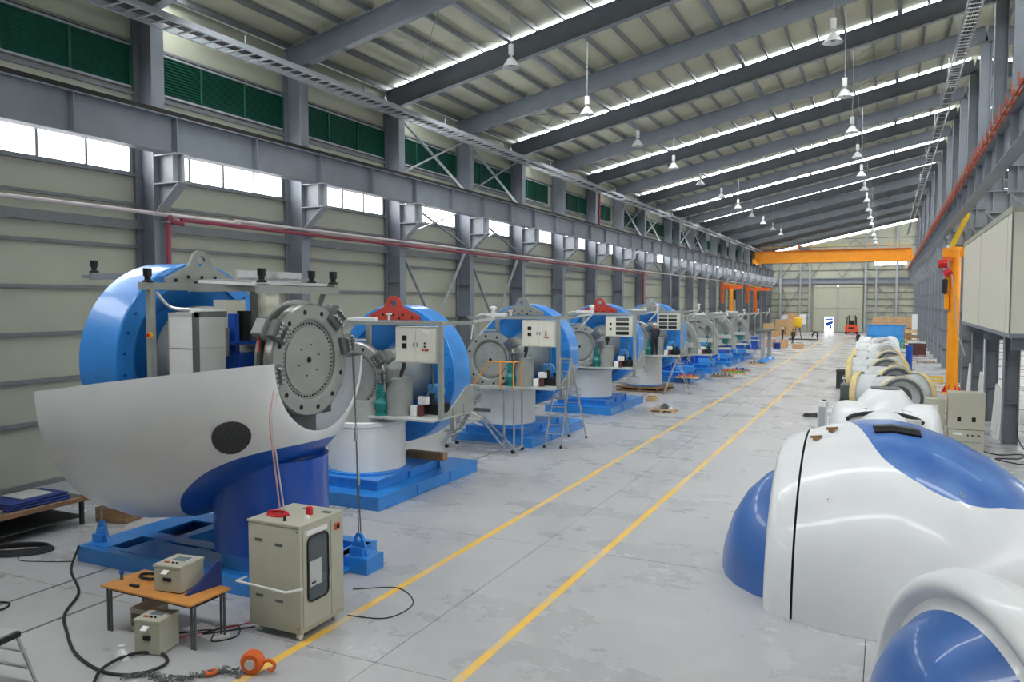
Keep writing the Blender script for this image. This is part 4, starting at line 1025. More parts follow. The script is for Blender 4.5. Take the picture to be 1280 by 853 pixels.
# ---- lamps
def high_bay(x, y, z, label, lit):
    t = thing('high_bay_lamp', label, 'lamp', (x, y, z), 0, 'pendant lamps under the roof')
    m = MB(); m.lathe([(.30, 0), (.285, .02), (.12, .26), (.08, .3), (0, .3)], seg=20); m.build('shade', 'white', t, 40)
    m = MB(); m.cyl((0, 0, .28), (0, 0, .40), .05, 10); m.build('neck', 'grey_light', t); m = MB(); m.cyl((0, 0, .40), (0, 0, .72), .09, 12); m.build('ballast', 'white_matte', t, 40)
    zt = zr(x)+.985 - z
    m = MB(); m.cyl((0, 0, .72), (0, 0, zt), .012, 6); m.build('rod', 'steel_light', t)
    m = MB(); m.ball((0, 0, .12), .09, 10); m.build('bulb', 'lamp_glow' if lit else 'glass', t, 60)
for i in range(12):
    high_bay(-11, 15.9+7*i, 12.65, 'white cone pendant lamp hanging over the row of nacelles', i % 4 == 0)
for i in range(14):
    high_bay(-1.67, 25.9+7*i, 13.0, 'white cone pendant lamp hanging on a long rod over the aisle', False)
# ---- wall jibs on the left
for i, (y, hz, lb) in enumerate(((95.5, 6.6, 'small orange wall jib with hanging hoist on a left wall column'), (114, 6.6, 'orange wall jib with drooping hoist close to the back wall'))):
    t = thing('wall_jib', lb, 'jib crane', (-17.9, y, 0), 0)
    m = MB(); m.box(0, 2.4+i*.8, -.12, .12, hz+.1, hz+.5); m.build('arm', 'orange_dark', t); m = MB(); m.box(-.1, .2, -.2, .2, hz-1.6, hz+.9); m.build('mast', 'orange_dark', t)
    m = MB(); m.bar((.1, 0, hz+.8), (2.0, 0, hz+.5), .1, .1); m.build('tie', 'orange', t); m = MB(); m.box(.9, 1.3, -.2, .2, hz-3.0, hz+.1); m.build('hoist', 'orange_dark' if i else 'orange', t); m = MB(); m.box(1.4, 1.65, -.2, .2, hz-1.2, hz-.1); m.build('bag', 'black', t)

# ================================================================= TEST AREA IN FRONT
tc = thing('test_cabinet', 'beige test cabinet on casters with a glazed door and red lamp on top', 'cabinet', (-8.46, 9.68, 0))
a, b = .515, .525
m = MB(); m.box(-a, a, -b, b, .12, 1.76, .012); m.build('case', 'cabinet', tc, 30)
m = MB(); m.box(-a-.012, a+.012, -b-.012, b+.012, 1.76, 1.8, .006); m.build('top_plate', 'cabinet', tc)
for x in (-.4, .4):
    for y in (-.42, .42):
        m = MB(); m.cyl((x-.03, y, .055), (x+.03, y, .055), .055, 14); m.box(x-.045, x+.045, y-.03, y+.03, .08, .12); m.build('caster', 'white_matte', tc, 40)
m = MB(); m.box(a, a+.018, -.47, .17, .2, 1.7, .006); d = m.build('door', 'cabinet', tc)
def rrect(w, h, r_, n=5):
    out = []
    for cx, cy, a0 in ((w-r_, h-r_, 0), (-w+r_, h-r_, 90), (-w+r_, -h+r_, 180), (w-r_, -h+r_, 270)):
        for i in range(n+1): t = R(a0+90*i/n); out.append((cx+r_*math.cos(t), cy+r_*math.sin(t)))
    return out
m = MB(); m.prism(rrect(.235, .50, .1), (a+.02, -.14, 1.08), (0, 1, 0), (0, 0, 1), .012); gl = m.build('window_pane', 'glass_dark', d)
pts = [(a+.03, -.14+u, 1.08+v) for u, v in rrect(.24, .505, .1)]
m = MB(); m.tube(pts, .017, 6, True); m.build('window_gasket', 'black', d, 50)
m = MB(); m.box(a+.026, a+.030, -.34, -.06, .80, 1.2); m.build('inner_unit', 'grey_light', d); m = MB(); m.box(a+.031, a+.033, -.3, -.2, .84, .87); m.build('inner_switch', 'black', d)
m = MB(); m.box(a+.018, a+.022, -.40, .10, 1.61, 1.69, .001); m.build('name_plate', 'paper', d)
m = MB(); m.box(a+.018, a+.04, .12, .15, .85, .98); m.build('door_lock', 'chrome', d)
m = MB(); m.box(a, a+.012, .20, .49, .2, 1.72, .004); sd = m.build('side_strip', 'cabinet', tc)
m = MB(); m.box(a+.012, a+.03, .29, .40, 1.53, 1.64); m.build('switch_plate', 'orange_dark', sd); m = MB(); m.cyl((a+.03, .345, 1.585), (a+.05, .345, 1.585), .032, 12); m.build('switch_knob', 'black', sd)
for (x, z) in ((-.3, 1.50), (.1, 1.46), (-.3, .62), (.1, .58)):
    m = MB(); m.box(x-.075, x+.075, -b-.006, -b+.002, z-.02, z+.02); m.build('vent_slot', 'grey_dark', tc)
for (x, z) in ((-.47, 1.7), (.46, 1.7), (.46, .2)):
    m = MB(); m.cyl((x, -b-.006, z), (x, -b, z), .014, 8); m.build('screw', 'grey_dark', tc)
m = MB(); m.tube([(-.56, -b, .87), (-.56, -b-.22, .87), (.42, -b-.22, .84), (.56, -b-.0, .84)], .02, 8); m.build('push_handle', 'white_matte', tc, 40)
for (x, y) in ((-.05, .35), (.36, .3)):
    m = MB(); m.box(x-.09, x+.09, y-.05, y+.05, 1.8, 1.806); m.build('top_vent', 'grey_dark', tc)
m = MB(); m.lathe([(0, 0), (.055, 0), (.055, .1), (.04, .13), (0, .135)], (.20, .08, 1.8), seg=16); m.build('red_lamp', 'red', tc, 40, label='red signal lamp')
m = MB(); m.lathe([(0, 0), (.03, 0), (.02, .05), (.035, .07), (0, .08)], (.1, -.38, 1.8), seg=12); m.build('black_knob', 'black', tc, 40)
m = MB(); m.lathe([(0, 0), (.045, 0), (.03, .05), (0, .05)], (.32, -.12, 1.8), seg=12); m.build('white_cap', 'white_matte', tc, 40)
m = MB(); m.tube([(-.22+(.2-.012*(k//24))*math.cos(2*PI*k/24), -.18+(.12-.008*(k//24))*math.sin(2*PI*k/24), 1.815+.012*(k//24)) for k in range(96)], .013, 6)
m.build('red_cable_coil', 'red', tc, 40, label='coiled red cable')
# work table
tb = thing('work_table', 'low orange wood table with paired dark metal legs', 'table', (-10.09, 8.53, 0))
m = MB(); m.box(-.97, .97, -.41, .40, .715, .75, .008); m.build('table_top', 'wood_top', tb, 30)
for (x, y) in ((-.88, -.32), (.86, -.25), (.84, .34), (-.88, .32)):
    for dx in (-.035, .035):
        m = MB(); m.box(x+dx-.014, x+dx+.014, y-.014, y+.014, 0, .715); m.build('leg', 'grey_dark', tb)
m = MB(); m.box(-.85, .85, -.3, -.27, .64, .70); m.box(.83, .86, -.27, .33, .64, .70); m.box(-.89, -.86, -.27, .33, .64, .70); m.build('apron', 'black', tb)
m = MB(); m.box(.3, .8, -.2, .3, .6, .63); m.build('under_shelf', 'black', tb)
def tester(label, x0, y0, x1, y1, z, h, rz, flip=0):
    t = thing('test_instrument', label, 'instrument', ((x0+x1)/2, (y0+y1)/2, z), rz); a, b = (x1-x0)/2, (y1-y0)/2
    m = MB(); m.box(-a, a, -b, b, .015, h-.04, .008); m.build('case', 'cabinet', t); m = MB(); m.box(-a-.01, a+.01, -b-.01, b+.01, h-.04, h, .006); li = m.build('lid', 'cabinet', t)
    m = MB(); m.box(-a*.5, a*.5, -b*.1, b*.62, h, h+.004); m.build('screen', 'screen', li); m = MB(); m.box(-a*.66, a*.66, -b*.2, b*.72, h-.001, h+.002); m.build('screen_frame', 'grey_light', li)
    for i, (x, mm) in enumerate(((-a*.55, 'orange_dark'), (-a*.35, 'orange_dark'), (0, 'black'), (a*.3, 'black'))):
        m = MB(); m.cyl((x, -b*.5, h), (x, -b*.5, h+.02), .018, 10); m.build('button', mm, li)
    m = MB(); m.box(-a*.3, a*.3, -b-.012, -b, h*.42, h*.55); m.build('socket', 'black', t)
    m = MB(); m.obox((a*.0, -b-.05, h*.8), (.05, .045, .004), Euler((R(25), 0, 0)).to_matrix()); m.build('paper_slip', 'paper', t)
    for x in (-a*.8, a*.8):
        for y in (-b*.8, b*.8):
            m = MB(); m.cyl((x, y, 0), (x, y, .02), .015, 8); m.build('foot', 'black', t)
    return t
tester('beige test instrument with a small screen standing on the table', -10.12, 8.34, -9.62, 8.86, .75, .42, R(8))
tester('beige test instrument standing on the floor under the table edge', -9.98, 7.86, -9.55, 8.3, 0, .52, R(12))
t = thing('power_unit', 'small grey open-front power unit behind the floor instrument', 'instrument', (-10.5, 8.55, 0), R(8))
m = MB(); m.box(-.2, .2, -.2, .2, 0, .38, .01); m.build('case', 'cabinet', t); m = MB(); m.box(-.15, .15, -.21, -.2, .1, .3); m.build('front', 'grey_dark', t)
m = MB(); m.prism([(-.3, 0), (.3, 0), (.3, .36), (.24, .4), (-.1, .12), (-.3, .02)], (-9.42, 8.66, .752), (.17, .98, 0), (0, 0, 1), .05); tag(m.build('blue_folder', 'fabric_blue', None), 'dark blue folder leaning on the table instrument', 'folder')
m = MB()
for k in range(2): m.tube([(-10.62+.21*math.cos(2*PI*i/24)*(1-.07*k), 8.68+.11*math.sin(2*PI*i/24), .768+.022*k) for i in range(24)], .013, 6, True)
tag(m.build('cable_loop', 'rubber', None, 40), 'looped black cable lying on the orange table', 'cable')
m = MB(); m.box(-10.6, -10.42, 8.27, 8.33, .751, .785, .008); tag(m.build('hand_tool', 'black', None), 'small black tool lying on the orange table', 'tool')
t = thing('handheld_meter', 'small blue clamp tool standing on the table corner', 'tool', (-10.95, 8.42, .75))
m = MB(); m.box(-.02, .02, -.015, .015, 0, .09); m.build('grip', 'grey_dark', t); m = MB(); m.ball((0, 0, .12), .04, 10); m.build('head', 'blue_deep', t, 60)
# floor clutter
def floor_tube(name, label, pts, r, m_, cat='cable'):
    m = MB(); m.tube(curve_pts([(x, y, z+r) for x, y, z in pts], 8), r, 7); return tag(m.build(name, m_, None, 50), label, cat)
floor_tube('power_cable', 'thick black cable looping from the blue frame across the floor', [(-14.5, 10.2, .28), (-14.1, 9.75, .0), (-12.9, 9.05, 0), (-12.2, 8.3, 0), (-11.5, 7.85, 0), (-10.65, 7.4, 0), (-9.8, 7.2, 0), (-9.3, 7.35, 0), (-9.2, 7.75, 0), (-9.55, 7.95, 0), (-9.85, 7.7, .03), (-9.8, 7.2, .045), (-9.5, 6.8, 0)], .024, 'rubber')
floor_tube('signal_cable', 'thin cable curving out behind the test cabinet', [(-7.95, 10.3, 0), (-7.3, 10.5, 0), (-7.25, 11.2, 0), (-7.9, 11.7, 0), (-8.6, 11.3, 0)], .010, 'rubber')
floor_tube('signal_cable', 'red cable snaking under the table to the test cabinet', [(-9.9, 8.2, 0), (-9.6, 8.75, 0), (-9.3, 9.2, 0), (-9.15, 9.5, 0)], .010, 'red')
floor_tube('signal_cable', 'tangled black cable under the table', [(-9.9, 8.6, 0), (-9.5, 8.9, 0), (-9.2, 8.6, 0), (-9.0, 8.9, 0), (-9.3, 9.2, 0), (-9.5, 8.7, .02), (-9.0, 9.3, 0)], .012, 'rubber')
floor_tube('signal_cable', 'thin black cable trailing from the wall bench to the blue frame', [(-16.0, 10.0, 0), (-15.6, 9.7, 0), (-15.0, 9.9, 0), (-14.6, 10.1, 0)], .010, 'rubber')
floor_tube('signal_cable', 'short black cable loop by the floor slot', [(-14.2, 7.8, 0), (-13.6, 8.2, 0), (-13.35, 8.0, 0), (-13.6, 7.7, 0), (-14.2, 7.4, 0)], .018, 'rubber')
m = MB(); pts = [(-10.0, 8.75), (-9.3, 8.62), (-9.1, 8.85), (-9.25, 9.0), (-9.9, 9.05)]
m.prism(pts, (0, 0, .004), (1, 0, 0), (0, 1, 0), .006); tag(m.build('paper_sheet', 'paper', None), 'crumpled pale paper sheet on the floor under the table', 'paper')
m = MB(); m.lathe([(0, 0), (.12, 0), (.1, .08), (.04, .16), (.05, .2), (0, .2)], (-9.95, 7.62, 0), seg=9); tag(m.build('plastic_bag', 'white_matte', None), 'small white plastic bag beside the floor instrument', 'bag')
# chain and orange hoist
ch = thing('chain_hoist', 'orange hand chain hoist with a heap of grey chain on the floor', 'hoist', (-7.9, 8.1, 0), R(20))
m = MB(); m.lathe([(0, -.09), (.13, -.09), (.16, -.05), (.16, .05), (.13, .09), (0, .09)], (0, 0, .17), (0, 1, 0), seg=24); m.build('housing', 'orange_dark', ch, 40)
m = MB(); m.cyl((0, -.12, .17), (0, -.09, .17), .07, 16); m.build('wheel_hub', 'grey_light', ch, 40)
m = MB(); m.tube(curve_pts([(.15, 0, .17), (.24, 0, .2), (.32, 0, .14), (.28, 0, .06), (.22, 0, .08)], 5), .025, 8); m.build('hook', 'orange_dark', ch, 40)
m = MB(); m.tube(curve_pts([(-.62, -.12, .05), (-.56, -.18, .05), (-.48, -.14, .06), (-.52, -.06, .05), (-.6, -.06, .04)], 5), .025, 8); m.build('lower_hook', 'orange_dark', ch, 40)
lk = MB(); lk.tube([(.035*math.cos(t), .02*math.sin(t), 0) for t in [2*PI*i/10 for i in range(10)]], .007, 5, True); lkm = lk.mesh('link', 60); lkm.materials.append(MATS['grey_dark'])
rng = random.Random(3)
for i in range(110):
    t_ = i/110; x = -.12 - 1.6*t_; y = -.1 + .10*math.sin(9*t_) - .25*t_ + rng.uniform(-.07, .07); z = .02 + rng.uniform(0, .05)*(1-t_*.5)
    place('link', lkm, ch, (x, y, z), (rng.uniform(-.6, .6), rng.uniform(-.6, .6), rng.uniform(0, 3)))
# step stool at the lower left
ss = thing('step_ladder', 'short aluminium platform step ladder beside the floor slot', 'ladder', (-10.75, 6.15, 0), R(8))
m = MB(); m.box(-.55, .42, -.18, .18, .80, .835, .006); m.build('platform', 'alu', ss)
for x in (-.48, .40):
    for sy in (-1, 1):
        m = MB(); m.bar((x, sy*.16, .8), (x*1.08, sy*.42, 0), .045, .03); m.build('stile', 'alu', ss)
    m = MB(); m.box(x-.04, x+.06, -.19, .19, .74, .81); m.build('hinge', 'black', ss)
for z in (.25, .52):
    y = .16 + (.8-z)/.8*.26
    for sy in (-1, 1):
        m = MB(); m.box(-.48, .42, sy*y-.04, sy*y+.04, z-.012, z+.012); m.build('step', 'alu', ss)
# wall bench with blankets
bn = thing('wall_bench', 'dark steel bench against the wall with a wooden edge', 'bench', (-17.75, 9.9, 0))
m = MB(); m.box(-1.1, 1.0, -3.5, 2.2, .60, .64); m.build('deck', 'grey_dark', bn); m = MB(); m.box(.95, 1.05, -3.5, 2.2, .58, .68); m.build('front_edge', 'wood', bn)
for y in (-3.3, -.6, 2.05):
    for x in (-.95, .9):
        m = MB(); m.box(x-.04, x+.04, y-.04, y+.04, 0, .6); m.build('leg', 'mesh_dark', bn)
m = MB(); m.box(-1.0, .9, -3.4, 2.1, .18, .21); m.build('lower_shelf', 'mesh_dark', bn)
for i in range(3):
    m = MB(); m.box(-.5+.04*i, .62-.05*i, -.65, .72, 0, .05, .02); o = m.build('folded_blanket', 'fabric_blue', None, 40); o.location = (-17.55, 11.05, .645+.052*i); o.rotation_euler = (0, 0, R(4*i-6))
    tag(o, ['folded navy blanket at the bottom of the pile on the wall bench', 'folded navy blanket in the middle of the pile on the wall bench', 'folded navy blanket on top of the pile on the wall bench'][i], 'blanket', 'blankets on the bench')
m = MB(); m.box(-.42, .3, -.3, .4, 0, .03, .008); o = m.build('foam_sheet', 'grey_light', None, 40); o.location = (-17.5, 11.1, .803); tag(o, 'pale grey foam sheet lying on the navy blankets', 'foam sheet')
for i in range(3):
    m = MB(); m.box(-.55, .55, -.9, .9, 0, .022); o = m.build('plywood_board', 'wood_pale' if i == 2 else 'wood', None); o.location = (-17.4-.05*i, 9.2+.06*i, .642+.024*i); o.rotation_euler = (0, 0, R(3*i))
    tag(o, ['plywood board at the bottom of the stack on the wall bench', 'plywood board in the middle of the stack on the wall bench', 'pale plywood board on top of the stack on the wall bench'][i], 'board', 'boards on the bench')
t = thing('paint_sprayer', 'red and white air tool hanging at the bench corner', 'tool', (-16.75, 12.0, .64))
m = MB(); m.cyl((0, 0, 0), (0, 0, .2), .1, 14); m.build('pot', 'red', t, 40); m = MB(); m.box(-.18, .05, -.1, .1, .2, .36, .02); m.build('body', 'paper', t, 40); m = MB(); m.cyl((.02, 0, .3), (.2, 0, .42), .05, 10); m.build('handle', 'red', t, 40)
bk = thing('wooden_crate', 'small open brown wooden crate on the floor under the bench corner', 'crate', (-16.4, 12.6, 0), R(10))
for (x0, x1, y0, y1) in ((-.42, .42, -.3, -.27), (-.42, .42, .27, .3), (-.42, -.39, -.27, .27), (.39, .42, -.27, .27)):
    for k in range(3):
        m = MB(); m.box(x0, x1, y0, y1, .12*k+.01, .12*k+.11); m.build('slat', 'wood', bk)
m = MB(); m.box(-.4, .4, -.28, .28, 0, .02); m.build('bottom', 'wood', bk)
m = MB()
m.tube([((.72-.03*(k//20))*math.cos(2*PI*k/20), (.34-.02*(k//20))*math.sin(2*PI*k/20), .03+.028*(k//20)) for k in range(80)], .024, 6)
o = m.build('hose_coil', 'rubber', None, 40); o.location = (-16.2, 10.0, 0); o.rotation_euler = (0, 0, R(35)); tag(o, 'flat coil of black hose on the floor before the wall bench', 'hose')

# ================================================================= STAIRS, LADDERS
sr = thing('rolling_stairs', 'rolling aluminium platform stairs with an orange handrail at the nacelle', 'stairs', (-12.1, 24.35, 0))
ZT = 2.18
m = MB(); m.box(-.8, .7, -.35, .3, ZT-.05, ZT); m.build('platform', 'alu', sr)
for (p0, p1) in (((-2.0, -.4, .14), (.7, -.4, .14)), ((-2.0, .35, .14), (.7, .35, .14)), ((.7, -.4, .14), (.7, .35, .14)), ((.68, -.35, 0.1), (.68, -.35, ZT)), ((.68, .3, .1), (.68, .3, ZT)), ((.3, -.35, .14), (.3, -.35, ZT)), ((-.5, -.35, 1.2), (.66, -.35, .2)), ((-.75, -.35, 1.35), (.3, -.35, .16))):
    m = MB(); m.bar(p0, p1, .055, .055); m.build('frame_tube', 'alu', sr)
for y in (-.35, .3):
    m = MB(); m.bar((-.8, y, ZT-.02), (-2.1, y, .15), .05, .12); m.build('stringer', 'alu', sr)
for i in range(7):
    k = (i+1)/8; m = MB(); m.box(-.8-1.3*k-.1, -.8-1.3*k+.1, -.33, .28, ZT-2.03*k-.015, ZT-2.03*k+.015); m.build('tread', 'alu', sr)
for (p) in ([(.66, -.35, ZT), (.66, -.35, ZT+.95), (-.25, -.35, ZT+.95), (-.85, -.35, ZT+.15)], [(.15, -.35, ZT), (.15, -.35, ZT+.95)], [(.66, .3, ZT), (.66, .3, ZT+.95), (.66, -.35, ZT+.95)]):
    m = MB(); m.tube(p, .025, 8); m.build('hand_rail', 'orange', sr, 40, label='orange handrail tube')
m = MB(); m.box(-1.2, -.2, -.42, -.36, 1.38, 1.5); m.build('toe_board', 'grey_dark', sr)
for (x, y) in ((-1.95, -.4), (-1.95, .35), (.66, -.4), (.66, .35)):
    m = MB(); m.cyl((x, y-.03, .07), (x, y+.03, .07), .07, 12); m.build('caster', 'black', sr, 40)
def a_ladder(name, label, feet, top, n, w_top, rungs_back=False):
    """feet: front pair, back pair on the floor; top: centre of the hinge"""
    t = thing(name, label, 'ladder', (top[0], top[1], 0)); o = Vector((top[0], top[1], 0)); L = []
    F = [Vector((x, y, 0)) - o for x, y in feet]; d = (F[1]-F[0]).normalized(); T = Vector((0, 0, top[2]))
    for q, tp in ((F[0], T-d*w_top), (F[1], T+d*w_top), (F[2], T-d*w_top), (F[3], T+d*w_top)):
        m = MB(); m.bar(q, tp, .06, .04); m.build('stile', 'alu', t); L.append((q, tp))
        m = MB(); m.bar(q, q+(tp-q)*.03, .075, .05); m.build('rubber_foot', 'black', t)
    for i in range(n):
        k = (i+.6)/n
        m = MB(); m.bar(L[0][0].lerp(L[0][1], k), L[1][0].lerp(L[1][1], k), .07, .025); m.build('rung', 'alu', t)
        if rungs_back and i % 3 == 1:
            m = MB(); m.bar(L[2][0].lerp(L[2][1], k), L[3][0].lerp(L[3][1], k), .04, .025); m.build('rung', 'alu', t)
    m = MB(); m.bar(T-d*(w_top+.03), T+d*(w_top+.03), .16, .06); m.build('top_cap', 'alu', t)
    return t
a_ladder('step_ladder', 'tall aluminium stepladder in the aisle between two nacelle bases', [(-10.92, 25.43), (-10.33, 25.54), (-10.97, 27.97), (-10.24, 27.93)], (-10.42, 26.2, 3.13), 10, .2, True)
a_ladder('step_ladder', 'pale stepladder seen side-on below the worker', [(-11.26, 43.1), (-11.3, 43.6), (-9.89, 43.6), (-9.85, 44.1)], (-10.6, 43.6, 2.0), 6, .24, True)

# ================================================================= FAR NACELLE FRAMES
for i, (y, lb) in enumerate(((52.6, 'grey bare nacelle frame next beyond the worker, without generator'), (59.6, 'grey bare nacelle frame second beyond the worker'), (66.6, 'grey bare nacelle frame third beyond the worker'), (73.6, 'grey bare nacelle frame beside the blue-footed posts'))):
    transport_base(lb.replace('grey bare nacelle frame', 'blue base under the bare frame'), (MX, y-2.9, 0), L=5.0)
    t = thing('blue_pedestal', lb.replace('grey bare nacelle frame', 'round blue pedestal under the bare frame'), 'pedestal', (MX, y-.1, .61), 0)
    m = MB(); m.lathe([(0, 0), (1.25, 0), (1.25, .1), (1.0, .14), (.95, .7), (1.05, .8), (0, .8)], seg=36); m.build('drum', 'blue_deep', t, 35)
    for k in range(8):
        m = MB(); an = k*PI/4; m.prism([(.95, .1), (1.24, .1), (1.0, .7)], (0, 0, 0), (math.cos(an), math.sin(an), 0), (0, 0, 1), .03); m.build('gusset', 'blue', t)
    m = MB(); m.box(.3, 1.5, -1.2, -.9, 0, .35, .02); m.build('bracket', 'blue_light', t)
    n_ = nacelle(lb, (MX, y, 0), zc=2.62, gen=False, box=None, detail=False, extra=(i == 0), fl=(i in (1, 3)), calipers=(.6,))
    m = MB(); m.lathe([(1.15, 0), (1.45, 0), (1.45, .5), (1.15, .5)], (0, -.5, 2.62), (0, 1, 0), (1, 0, 0), 30, PI, 2*PI); m.build('half_ring', 'grey', n_, 40)
    m = MB(); m.box(-1.6, 1.2, 1.1, 1.3, 1.7, 3.55); m.build('bulkhead', 'grey', n_); m = MB(); m.box(.1, 1.3, -.72, -.4, 2.15, 2.45); m.build('step_plate', 'grey_light', n_)
# ---- pallets and parts in the aisle
def pallet(label, x, y, w_, d_, m_='wood_pale', rz=0):
    t = thing('pallet', label, 'pallet', (x, y, 0), rz)
    for i in range(5):
        q = MB(); yy = -d_/2 + d_*(i+.5)/5; q.box(-w_/2, w_/2, yy-d_*.07, yy+d_*.07, .10, .12); q.build('deck_board', m_, t)
    for i in range(3):
        q = MB(); xx = -w_/2 + .06 + (w_-.12)*i/2; q.box(xx-.05, xx+.05, -d_/2, d_/2, 0, .10); q.build('bearer', m_, t)
    return t
pallet('small wooden pallet with machine parts standing in the aisle', -9.45, 36.3, 1.15, .8)
for i, (dx, dy, w_, h_, m_, lb) in enumerate(((-.3, 0, .28, .14, 'grey_light', 'pale metal casting on the aisle pallet'), (.05, .05, .3, .2, 'grey_dark', 'dark grey gearbox on the aisle pallet'), (.36, -.02, .22, .1, 'white_matte', 'white bracket on the aisle pallet'))):
    t = thing('machine_part', lb, 'part', (-9.45+dx, 36.3+dy, .121)); m = MB(); m.box(-w_/2, w_/2, -.16, .16, 0, h_, .03); m.build('block', m_, t); m = MB(); m.cyl((0, 0, h_), (0, 0, h_+.06), w_*.3, 12); m.build('boss', m_, t, 40)
t = thing('wood_block', 'pale wooden block at the corner of a blue base', 'timber', (-11.0, 39.9, 0)); m = MB(); m.box(-.25, .25, -.2, .2, 0, .22, .01); m.build('block', 'wood_pale', t); m = MB(); m.box(-.2, .2, -.15, .15, .22, .3, .01); m.build('offcut', 'cardboard', t)
for i, (x, y, m_, m2_, lb) in enumerate(((-10.3, 55.2, 'wood', 'grey_dark', 'grey fittings on a low board beside the blue bases'), (-9.7, 57.6, 'wood_pale', 'green', 'green fittings on a low board beside the blue bases'), (-11.4, 49.6, 'wood_pale', 'orange_dark', 'orange fittings lying on the blue base beyond the worker'), (-10.3, 59.2, 'wood', 'orange_dark', 'orange-red hoist parts heaped beside the blue bases'), (-9.9, 60.3, 'wood', 'blue_deep', 'dark blue parts heaped beside the blue bases'), (-9.6, 67.0, 'wood_pale', 'grey_dark', 'low tray of parts near the blue-footed posts'))):
    zz = .345 if i == 2 else 0
    t = thing('parts_board', lb, 'parts', (x, y, zz)); m = MB(); m.box(-.7, .7, -.5, .5, 0, .07, .005); m.build('board', m_, t)
    for k in range(5):
        m = MB(); xx = -.5+.25*k; m.cyl((xx, -.1+.1*(k % 3), .07), (xx, -.1+.1*(k % 3), .2+.05*(k % 2)), .10, 10, .07); m.build('fitting', m2_, t, 40)
t = thing('post_stand', 'pair of pale posts with blue feet carrying a grey plate', 'stand', (-9.55, 71.6, 0))
for y in (-2.0, 2.0):
    m = MB(); m.box(-.16, .16, y-.16, y+.16, .1, 2.6); m.build('post', 'steel_light', t); m = MB(); m.lathe([(0, 0), (.5, 0), (.5, .06), (.2, .3), (0, .3)], (0, y, 0), seg=8); m.build('foot', 'blue', t)
m = MB(); m.box(-.6, .4, -2.4, 2.4, 2.6, 2.72); m.build('plate', 'grey_dark', t)
# ---- right side, further back
m = MB(); m.cyl((0, 0, 0), (0, 0, .05), .35, 20); m.cyl((0, 0, .05), (0, 0, 2.1), .22, 20); o = m.build('blue_post', 'blue_deep', None, 40); o.location = (1.42, 61.9, 0); tag(o, 'short thick blue post on a round foot beside the bare hubs', 'post')
t = thing('barrier_rail', 'low yellow double guard rail before the middle columns', 'barrier', (2.45, 56, 0))
for z in (.18, .42):
    m = MB(); m.box(-.85, .8, -.05, .05, z-.07, z+.07); m.build('rail', 'yellow', t)
for x in (-.8, .75):
    m = MB(); m.box(x-.05, x+.05, .05, .15, 0, .5); m.build('post', 'yellow', t)
t = thing('steel_ring', 'big blue steel ring lying flat behind the wrapped hubs', 'ring', (-.15, 101.8, 0))
m = MB(); m.lathe([(1.6, .1), (2.0, .1), (2.0, 2.35), (1.6, 2.35), (1.6, .1)], seg=48); m.build('ring_wall', 'blue_light', t, 35)
for z in (0, 1.2, 2.35):
    m = MB(); m.lathe([(1.58, z), (2.06, z), (2.06, z+.1), (1.58, z+.1), (1.58, z)], seg=48); m.build('rim_band', 'blue', t, 35)
t = pallet('wooden pallet carrying stacked dark red profiles by the middle columns', 2.6, 84, 1.6, 1.2, 'wood')
t = thing('profile_stack', 'stack of dark red steel profiles on a pallet by the middle columns', 'steel stack', (2.6, 84, .121))
for i in range(5):
    m = MB(); m.box(-.75, .75, -.55, .55, .22*i, .22*i+.19, .01); m.build('profile', 'brown_red', t)
m = MB(); m.box(-.85, .7, -.5, .5, 1.1, 1.22, .03); o = m.build('plastic_sheet', 'plastic_wrap', None); o.location = (2.6, 84, .125); tag(o, 'folded clear plastic sheet on the dark red profiles', 'sheet')
t = pallet('low wooden pallet on the floor between middle columns', 3.0, 75, 1.4, 1.0, 'wood')
t = thing('green_frame', 'small green machine frame beside the dark red profiles', 'frame', (1.6, 88, 0))
for x in (-.4, .4):
    m = MB(); m.box(x-.06, x+.06, -.4, .4, 0, 1.2); m.build('side', 'green', t)
m = MB(); m.box(-.4, .4, -.05, .05, .5, .62); m.box(-.4, .4, -.05, .05, 1.1, 1.2); m.build('bar', 'green', t)
def carton(x, y, z, w_, d_, h_, label, m_='cardboard', group='cartons'):
    t = thing('cardboard_box', label, 'box', (x, y, z), 0, group); q = MB(); q.box(-w_/2, w_/2, -d_/2, d_/2, 0, h_, .01); q.build('carton', m_, t)
    q = MB(); q.box(-.05, .05, -d_/2-.004, d_/2+.004, h_*.55, h_+.004); q.build('tape', 'wood_pale', t); q = MB(); q.box(-w_/2, w_/2, -.012, .012, h_, h_+.003); q.build('flap_seam', 'wood', t)
    return t
rk = thing('pallet_rack', 'timber crate base carrying a row of cartons near the back', 'rack', (.75, 112, 0))
for x in (-1.9, -.6, .7, 2.0):
    m = MB(); m.box(x-.6, x+.6, -.6, .6, 0, 1.85, .01); m.build('crate', 'wood', rk)
for i in range(4): carton(-1.15+1.3*i+.0, 112, 1.86, 1.2, 1.1, 1.25, 'brown carton in the row on the timber crates', group='cartons on the crates')
t = thing('white_cabinet', 'white upright cabinet at the end of the carton row', 'cabinet', (3.05, 109.5, 0)); m = MB(); m.box(-.3, .3, -.3, .3, 0, 3.6, .02); m.build('case', 'white_matte', t); m = MB(); m.box(-.27, .27, -.31, -.3, .1, 3.5); m.build('door', 'white', t)
t = thing('timber_rack', 'wooden slatted crate on the floor right of the blue ring', 'crate', (2.35, 97, 0))
for i in range(4):
    m = MB(); m.box(-.7, .7, -.5, .5, .55*i+.05, .55*i+.4); m.build('slat_layer', 'wood_pale' if i % 2 else 'wood', t)
for x in (-.65, .65):
    m = MB(); m.box(x-.05, x+.05, -.55, -.5, 0, 2.2); m.build('upright', 'wood', t)
k = 0
